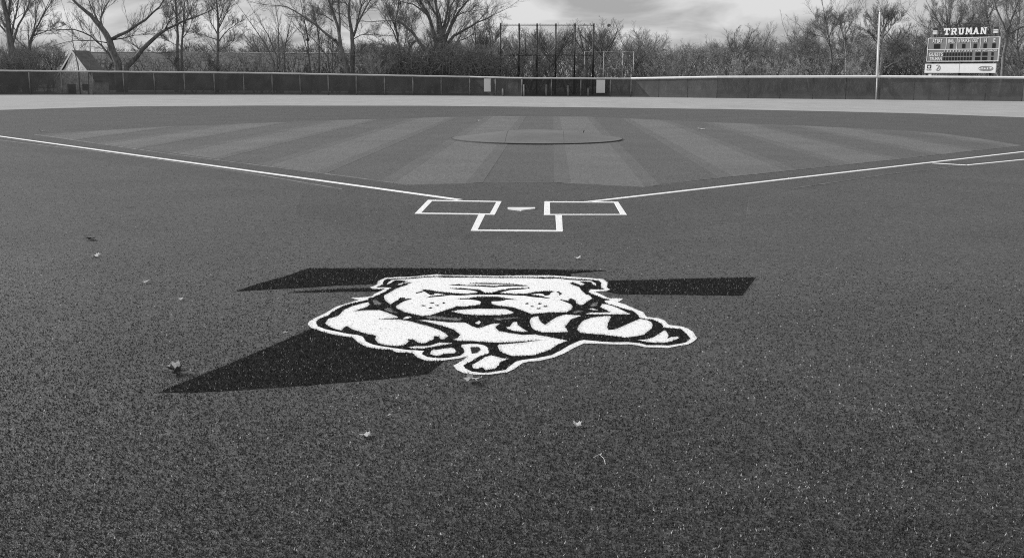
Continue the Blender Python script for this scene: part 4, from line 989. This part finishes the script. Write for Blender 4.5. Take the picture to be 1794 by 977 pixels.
bespoke('bare_tree', 'tall dark tree forking above the scoreboard\'s right end', 112, [([(1751, 163), (1757, 118), (1760, 88), (1763, 60), (1756, 40), (1745, 14), (1738, -14)], .26, .10)],
        [([(1763, 62), (1769, 44), (1777, 22), (1790, -10)], .16, .07), ([(1763, 60), (1775, 55), (1788, 48), (1806, 44)], .10, .04), ([(1761, 80), (1752, 70), (1746, 62)], .06, .03), ([(1770, 42), (1764, 24), (1762, 2)], .08, .04), ([(1785, 30), (1775, 80), (1790, 110)], .05, .03)], 19, L=2.2, n=8, group=GT)
bespoke('bare_tree', 'pair of thin upright stems rising behind the scoreboard\'s name', 120, [([(1735, 163), (1736, 80), (1730, 30), (1726, -14)], .16, .07), ([(1728, 163), (1729, 80), (1728, 30), (1722, -12)], .12, .06)],
        [([(1733, 60), (1716, 30), (1706, 0)], .08, .03), ([(1729, 40), (1740, 15), (1744, -10)], .07, .03), ([(1730, 70), (1710, 45), (1694, 25)], .07, .03)], 20, L=2.4, n=9, group=GT)
bespoke('bare_tree', 'broad pale twiggy tree rising behind the scoreboard\'s left end', 126, [([(1660, 163), (1662, 100), (1660, 60)], .26, .14)],
        [([(1660, 70), (1645, 40), (1630, 15)], .12, .04), ([(1661, 66), (1664, 35), (1668, 5)], .12, .04), ([(1661, 68), (1680, 40), (1696, 10)], .12, .04), ([(1660, 80), (1640, 60), (1622, 48)], .09, .04), ([(1662, 75), (1690, 58), (1705, 40)], .09, .04)], 21, L=3.0, n=10, twig=m_twig, group=GT)
bespoke('bare_tree', 'bare tree at the far right edge beyond the scoreboard', 124, [([(1789, 163), (1786, 110), (1782, 70), (1786, 30)], .2, .08)],
        [([(1784, 90), (1770, 70), (1765, 45)], .08, .03), ([(1783, 75), (1800, 50), (1812, 20)], .08, .03), ([(1785, 40), (1778, 15), (1780, -10)], .07, .03)], 22, L=2.4, n=9, group=GT)
bespoke('bare_tree', 'low dark tree forking in a V where the white shed roof shows', 118, [([(1361, 163), (1361, 133), (1352, 112), (1340, 100), (1328, 94)], .14, .05), ([(1362, 163), (1363, 130), (1372, 108), (1378, 90)], .11, .04)],
        [([(1355, 116), (1354, 102), (1348, 92)], .06, .03)], 23, L=1.8, n=8, group=GT)
bespoke('bare_tree', 'bent tree with one pale bowed limb left of the dark leaning tree', 120, [([(1420, 163), (1412, 126), (1402, 112), (1396, 92), (1388, 78)], .12, .05), ([(1452, 163), (1448, 120), (1436, 104), (1420, 86)], .09, .04)],
        [([(1400, 104), (1410, 92), (1418, 80)], .05, .02)], 24, mat=m_palebark, L=2.0, n=8, group=GT)

# generic wood trees, copied with their own place, size and turn
def generic(seed, H, spread, stems):
    T = Tree(seed); r = T.r; hold = []
    for s_ in range(stems):
        lean = Vector((r.uniform(-.25, .25), r.uniform(-.25, .25), 1)) if stems == 1 else Vector((r.uniform(-.7, .7), r.uniform(-.7, .7), 1.2))
        p = Vector((r.uniform(-.3, .3), r.uniform(-.3, .3), -.1)) if stems > 1 else Vector((0, 0, -.1)); d = lean.normalized(); pp = [p]
        h = H*(.62 if stems == 1 else r.uniform(.5, .8)); rr = H*.017/math.sqrt(stems)*1.1
        for j in range(6):
            d = (d+rvec(r)*.14+Vector((0, 0, .10))).normalized(); pp.append(pp[-1]+d*h/6)
        T.t.tube(pp, rr, rr*.4, 6); hold.append((pp, rr, rr*.4))
        if stems == 1:
            for q in range(7):
                k = r.randint(2, 5); st = pp[k].lerp(pp[k+1], r.random()); a = r.uniform(0, 6.28)
                d2 = Vector((math.cos(a)*spread, math.sin(a)*spread, r.uniform(.6, 1.3))).normalized(); lp = [st]
                for j in range(4):
                    d2 = (d2+rvec(r)*.16+Vector((0, 0, .12))).normalized(); lp.append(lp[-1]+d2*H*.42/4*r.uniform(.8, 1.2))
                T.t.tube(lp, rr*.5, rr*.16, 5); hold.append((lp, rr*.5, rr*.16))
    for pp, a, b in hold: sprout(T, pp, a, b, H*.26, 8 if stems == 1 else 9, 1, 3, .3, .42, .008)
    return T
protos = []
for i, (H, sp, st) in enumerate(((10, .8, 1), (10, 1.1, 1), (10, .6, 1), (10, .95, 1), (6, 1, 4), (5, 1, 6))):
    T = generic(100+i, H, sp, st)
    BK = ((m_bark, m_twigd), (m_bark, m_twig), (m_palebark, m_twigl), (m_bark, m_twig), (m_bark, m_twigd), (m_bark, m_twigl))[i]
    def mk(T=T, BK=BK):
        mt, mc = bpy.data.meshes.new('trunk'), bpy.data.meshes.new('crown')
        mt.from_pydata(T.t.v, [], T.t.f); mc.from_pydata(T.c.v, [], T.c.f); mt.materials.append(BK[0]); mc.materials.append(BK[1])
        zs = np.array([v[2] for v in T.c.v]); return mt, mc, float(zs.max())
    protos.append(mk())
top_x = [0, 60, 130, 300, 420, 470, 560, 650, 720, 800, 870, 900, 960, 1000, 1040, 1060, 1110, 1150, 1190, 1230, 1280, 1310, 1345, 1380, 1410, 1440, 1480, 1510, 1550, 1600, 1640, 1700, 1794]
top_y = [62, 60, 70, 62, 45, 40, 55, 60, 45, 55, 34, 32, 38, 30, 26, 44, 36, 37, 56, 62, 60, 36, 35, 50, 34, 30, 38, 42, 28, 36, 22, 22, 20]
GW = 'trees of the wood beyond the outfield'
R3 = random.Random(5)
def where(px):
    for x, t in ((100, 'left of the stone hut'), (260, 'near the sprawling forked tree'), (350, 'near the twin stemmed tree'), (470, 'near the slim straight tree'), (580, 'near the fan of slender stems'), (700, 'near the tall leaning tree'), (877, 'left of the black backstop'), (958, 'behind the black backstop left side'), (1042, 'behind the black backstop right side'), (1115, 'behind the lower pale backstop'),
                 (1215, 'just right of the pale backstop'), (1300, 'where the treeline dips lowest'), (1400, 'by the tiny white shed roof'), (1500, 'a little left of the flagpole'), (1560, 'right behind the flagpole'), (1622, 'between flagpole and scoreboard'), (1752, 'behind the scoreboard'), (1e9, 'right of the scoreboard')):
        if px < x: return t
KIND = ('dark twigged bare tree', 'wide spreading bare tree', 'pale narrow bare tree', 'loose crowned grey tree', 'dark four stemmed shrub', 'pale many stemmed shrub')
def wood(px, depth, kind, scale_top, label, name='bare_tree', group=GW):
    mt, mc, H = protos[kind]
    b = ground_under(px, depth); z = float(AT(px, scale_top, depth)[2]); s_ = max(.3, z/H)
    root = empty(name, tuple(b), R3.uniform(0, 6.28)); root.scale = (s_*R3.uniform(1.0, 1.45), s_*R3.uniform(1.0, 1.45), s_)
    tag(root, KIND[kind]+' '+label+' '+where(px), 'tree' if kind < 4 else 'shrub', group+', '+KIND[kind]+' '+where(px))
    for nm, me in (('trunk', mt), ('crown', mc)):
        o = bpy.data.objects.new(nm, me); COL.objects.link(o); o.parent = root
for i in range(58):
    px = 800+i*(1790-800)/57+R3.uniform(-9, 9)
    wood(px, R3.uniform(128, 146), R3.choice((0, 1, 2, 3)), np.interp(px, top_x, top_y)+R3.choice((-4, 3, 10, 20, 32)), 'in the front row')
for i in range(34):
    px = 790+i*30+R3.uniform(-12, 12)
    wood(px, R3.uniform(150, 165), R3.choice((0, 1, 2, 3)), np.interp(px, top_x, top_y)+R3.uniform(8, 30), 'deep in the wood', group='trees deep in the wood')
for i in range(26):
    px = -20+i*31+R3.uniform(-12, 12)
    wood(px, R3.uniform(155, 172), R3.choice((0, 1, 2, 3)), np.interp(px, top_x, top_y)+R3.uniform(0, 25), 'far back', group='trees behind the long roof')
for i in range(28):
    px = R3.choice((R3.uniform(0, 90), R3.uniform(180, 640), R3.uniform(380, 660), R3.uniform(640, 860)))
    wood(px, R3.uniform(112, 126), R3.choice((4, 5)), R3.uniform(80, 118), 'by the fence', 'bare_shrub', 'shrubs behind the left fence')
for i in range(36):
    px = R3.uniform(880, 1790)
    wood(px, R3.uniform(114, 128), R3.choice((4, 5)), R3.uniform(84, 112), 'by the fence', 'bare_shrub', 'shrubs behind the right fence')

# where look-alikes share a landmark, say which of them is which
byl = {}
for o in list(COL.objects):
    if o.get('group', '').startswith(('trees ', 'shrubs ')) and o.type == 'EMPTY': byl.setdefault(o['label'], []).append(o)
for lab, os_ in byl.items():
    if 2 <= len(os_) <= 5:
        os_.sort(key=lambda q: (q.location.x-CAM[0])/(q.location.y-CAM[1]))
        for q, w_ in zip(os_, {2: ('left', 'right'), 3: ('leftmost', 'middle', 'rightmost'), 4: ('leftmost', 'second', 'third', 'rightmost'), 5: ('leftmost', 'second', 'third', 'fourth', 'rightmost')}[len(os_)]):
            q['label'] = w_+' '+lab

# dense far brush that closes the view under the crowns
mass_x = [-60, 0, 130, 300, 450, 560, 650, 720, 800, 860, 900, 1000, 1060, 1150, 1200, 1280, 1330, 1400, 1470, 1540, 1620, 1794, 1860]
mass_y = [80, 80, 84, 92, 74, 80, 82, 72, 74, 80, 72, 62, 74, 66, 70, 66, 62, 60, 64, 62, 66, 66, 66]
def brush(name, label, n, d0, d1, x0, x1, off, seed):
    g_ = np.random.default_rng(seed); px = g_.uniform(x0, x1, n); dep = g_.uniform(d0, d1, n)
    ty = np.interp(px, mass_x, mass_y)+off+6*np.sin(px*.045)+5*np.sin(px*.13+1)+4*np.sin(px*.31)
    X = CAM[0]+dep*(fw[0]+(px-CX)/FPX*rt[0]); Y = CAM[1]+dep*(fw[1]+(px-CX)/FPX*rt[1])
    # height of the brush top at that distance
    Ht = (CAM[2]+dep*(fw[2]+(px-CX)/FPX*rt[2]-(ty-CY)/FPX*up[2]))
    z = Ht*g_.uniform(0, 1, n)**.72*.9
    L = g_.uniform(.5, 1.6, n)*np.minimum(1, Ht/4)
    a = g_.uniform(0, 2*np.pi, n); el = g_.uniform(-.2, 1.2, n); w_ = g_.uniform(.010, .034, n)
    stem = g_.uniform(0, 1, n) < .05          # longer bare stems among the fine twigs
    L[stem] *= g_.uniform(1.6, 3.0, stem.sum()); el[stem] = g_.uniform(.8, 1.5, stem.sum()); w_[stem] = g_.uniform(.03, .06, stem.sum()); z[stem] *= .7
    d = np.stack([np.cos(a)*np.cos(el), np.sin(a)*np.cos(el), np.sin(el)], -1)
    p = np.stack([X, Y, z], -1); q = p+d*L[:, None]
    s = np.cross(d, g_.normal(size=(n, 3))); s /= np.linalg.norm(s, axis=1)[:, None]; s2 = np.cross(d, s)
    tris = []
    c3 = [s, -.5*s+.866*s2, -.5*s-.866*s2]
    for i in range(3):
        V_ = np.stack([p+c3[i]*w_[:, None], p+c3[(i+1) % 3]*w_[:, None], q], 1); tris.append(V_)
    o = link_mesh(name, tri_mesh(name, np.concatenate(tris)), m_brush); tag(o, label, 'undergrowth', kind='stuff')
brush('undergrowth', 'dense grey brush filling the wood beyond centre and right field', 54000, 132, 176, 655, 1900, 13, 1)
brush('undergrowth', 'grey brush and hedge lines behind the long roof at left', 32000, 158, 178, -90, 690, 0, 2)
brush('undergrowth', 'thin brush growing behind the left field fence', 7000, 112, 126, -60, 95, 6, 3)
brush('undergrowth', 'sparse bare stems standing in front of the long roof', 5200, 124, 134, 170, 660, 6, 7)
brush('undergrowth', 'dark brush at the foot of the great spreading tree', 14000, 118, 130, 640, 880, 4, 4)

# dark twiggy nests lodged in the crowns
for px, py, dep, lab in ((700, 6, 119, 'dark round nest high in the twiggy tree'), (539, 70, 119, 'dark nest low among the thin stems'), (587, 71, 117, 'dark nest beside the leaning trunk'), (1067, 45, 134, 'dark nest in a treetop right of the black backstop')):
    c = AT(px, py, dep); m_ = MB(); r_ = random.Random(px)
    for i in range(70):
        v = rvec(r_); p0 = Vector((v.x*.15, v.y*.15, v.z*.09)); d = v.cross(rvec(r_)).normalized()*r_.uniform(.08, .26); m_.tube([tuple(p0-d), tuple(p0+v*.04), tuple(p0+d)], .016, .01, 3, False)
    o = m_.build('twig_nest', m_wood); o.location = tuple(c); tag(o, lab, 'nest', 'nests in the trees')
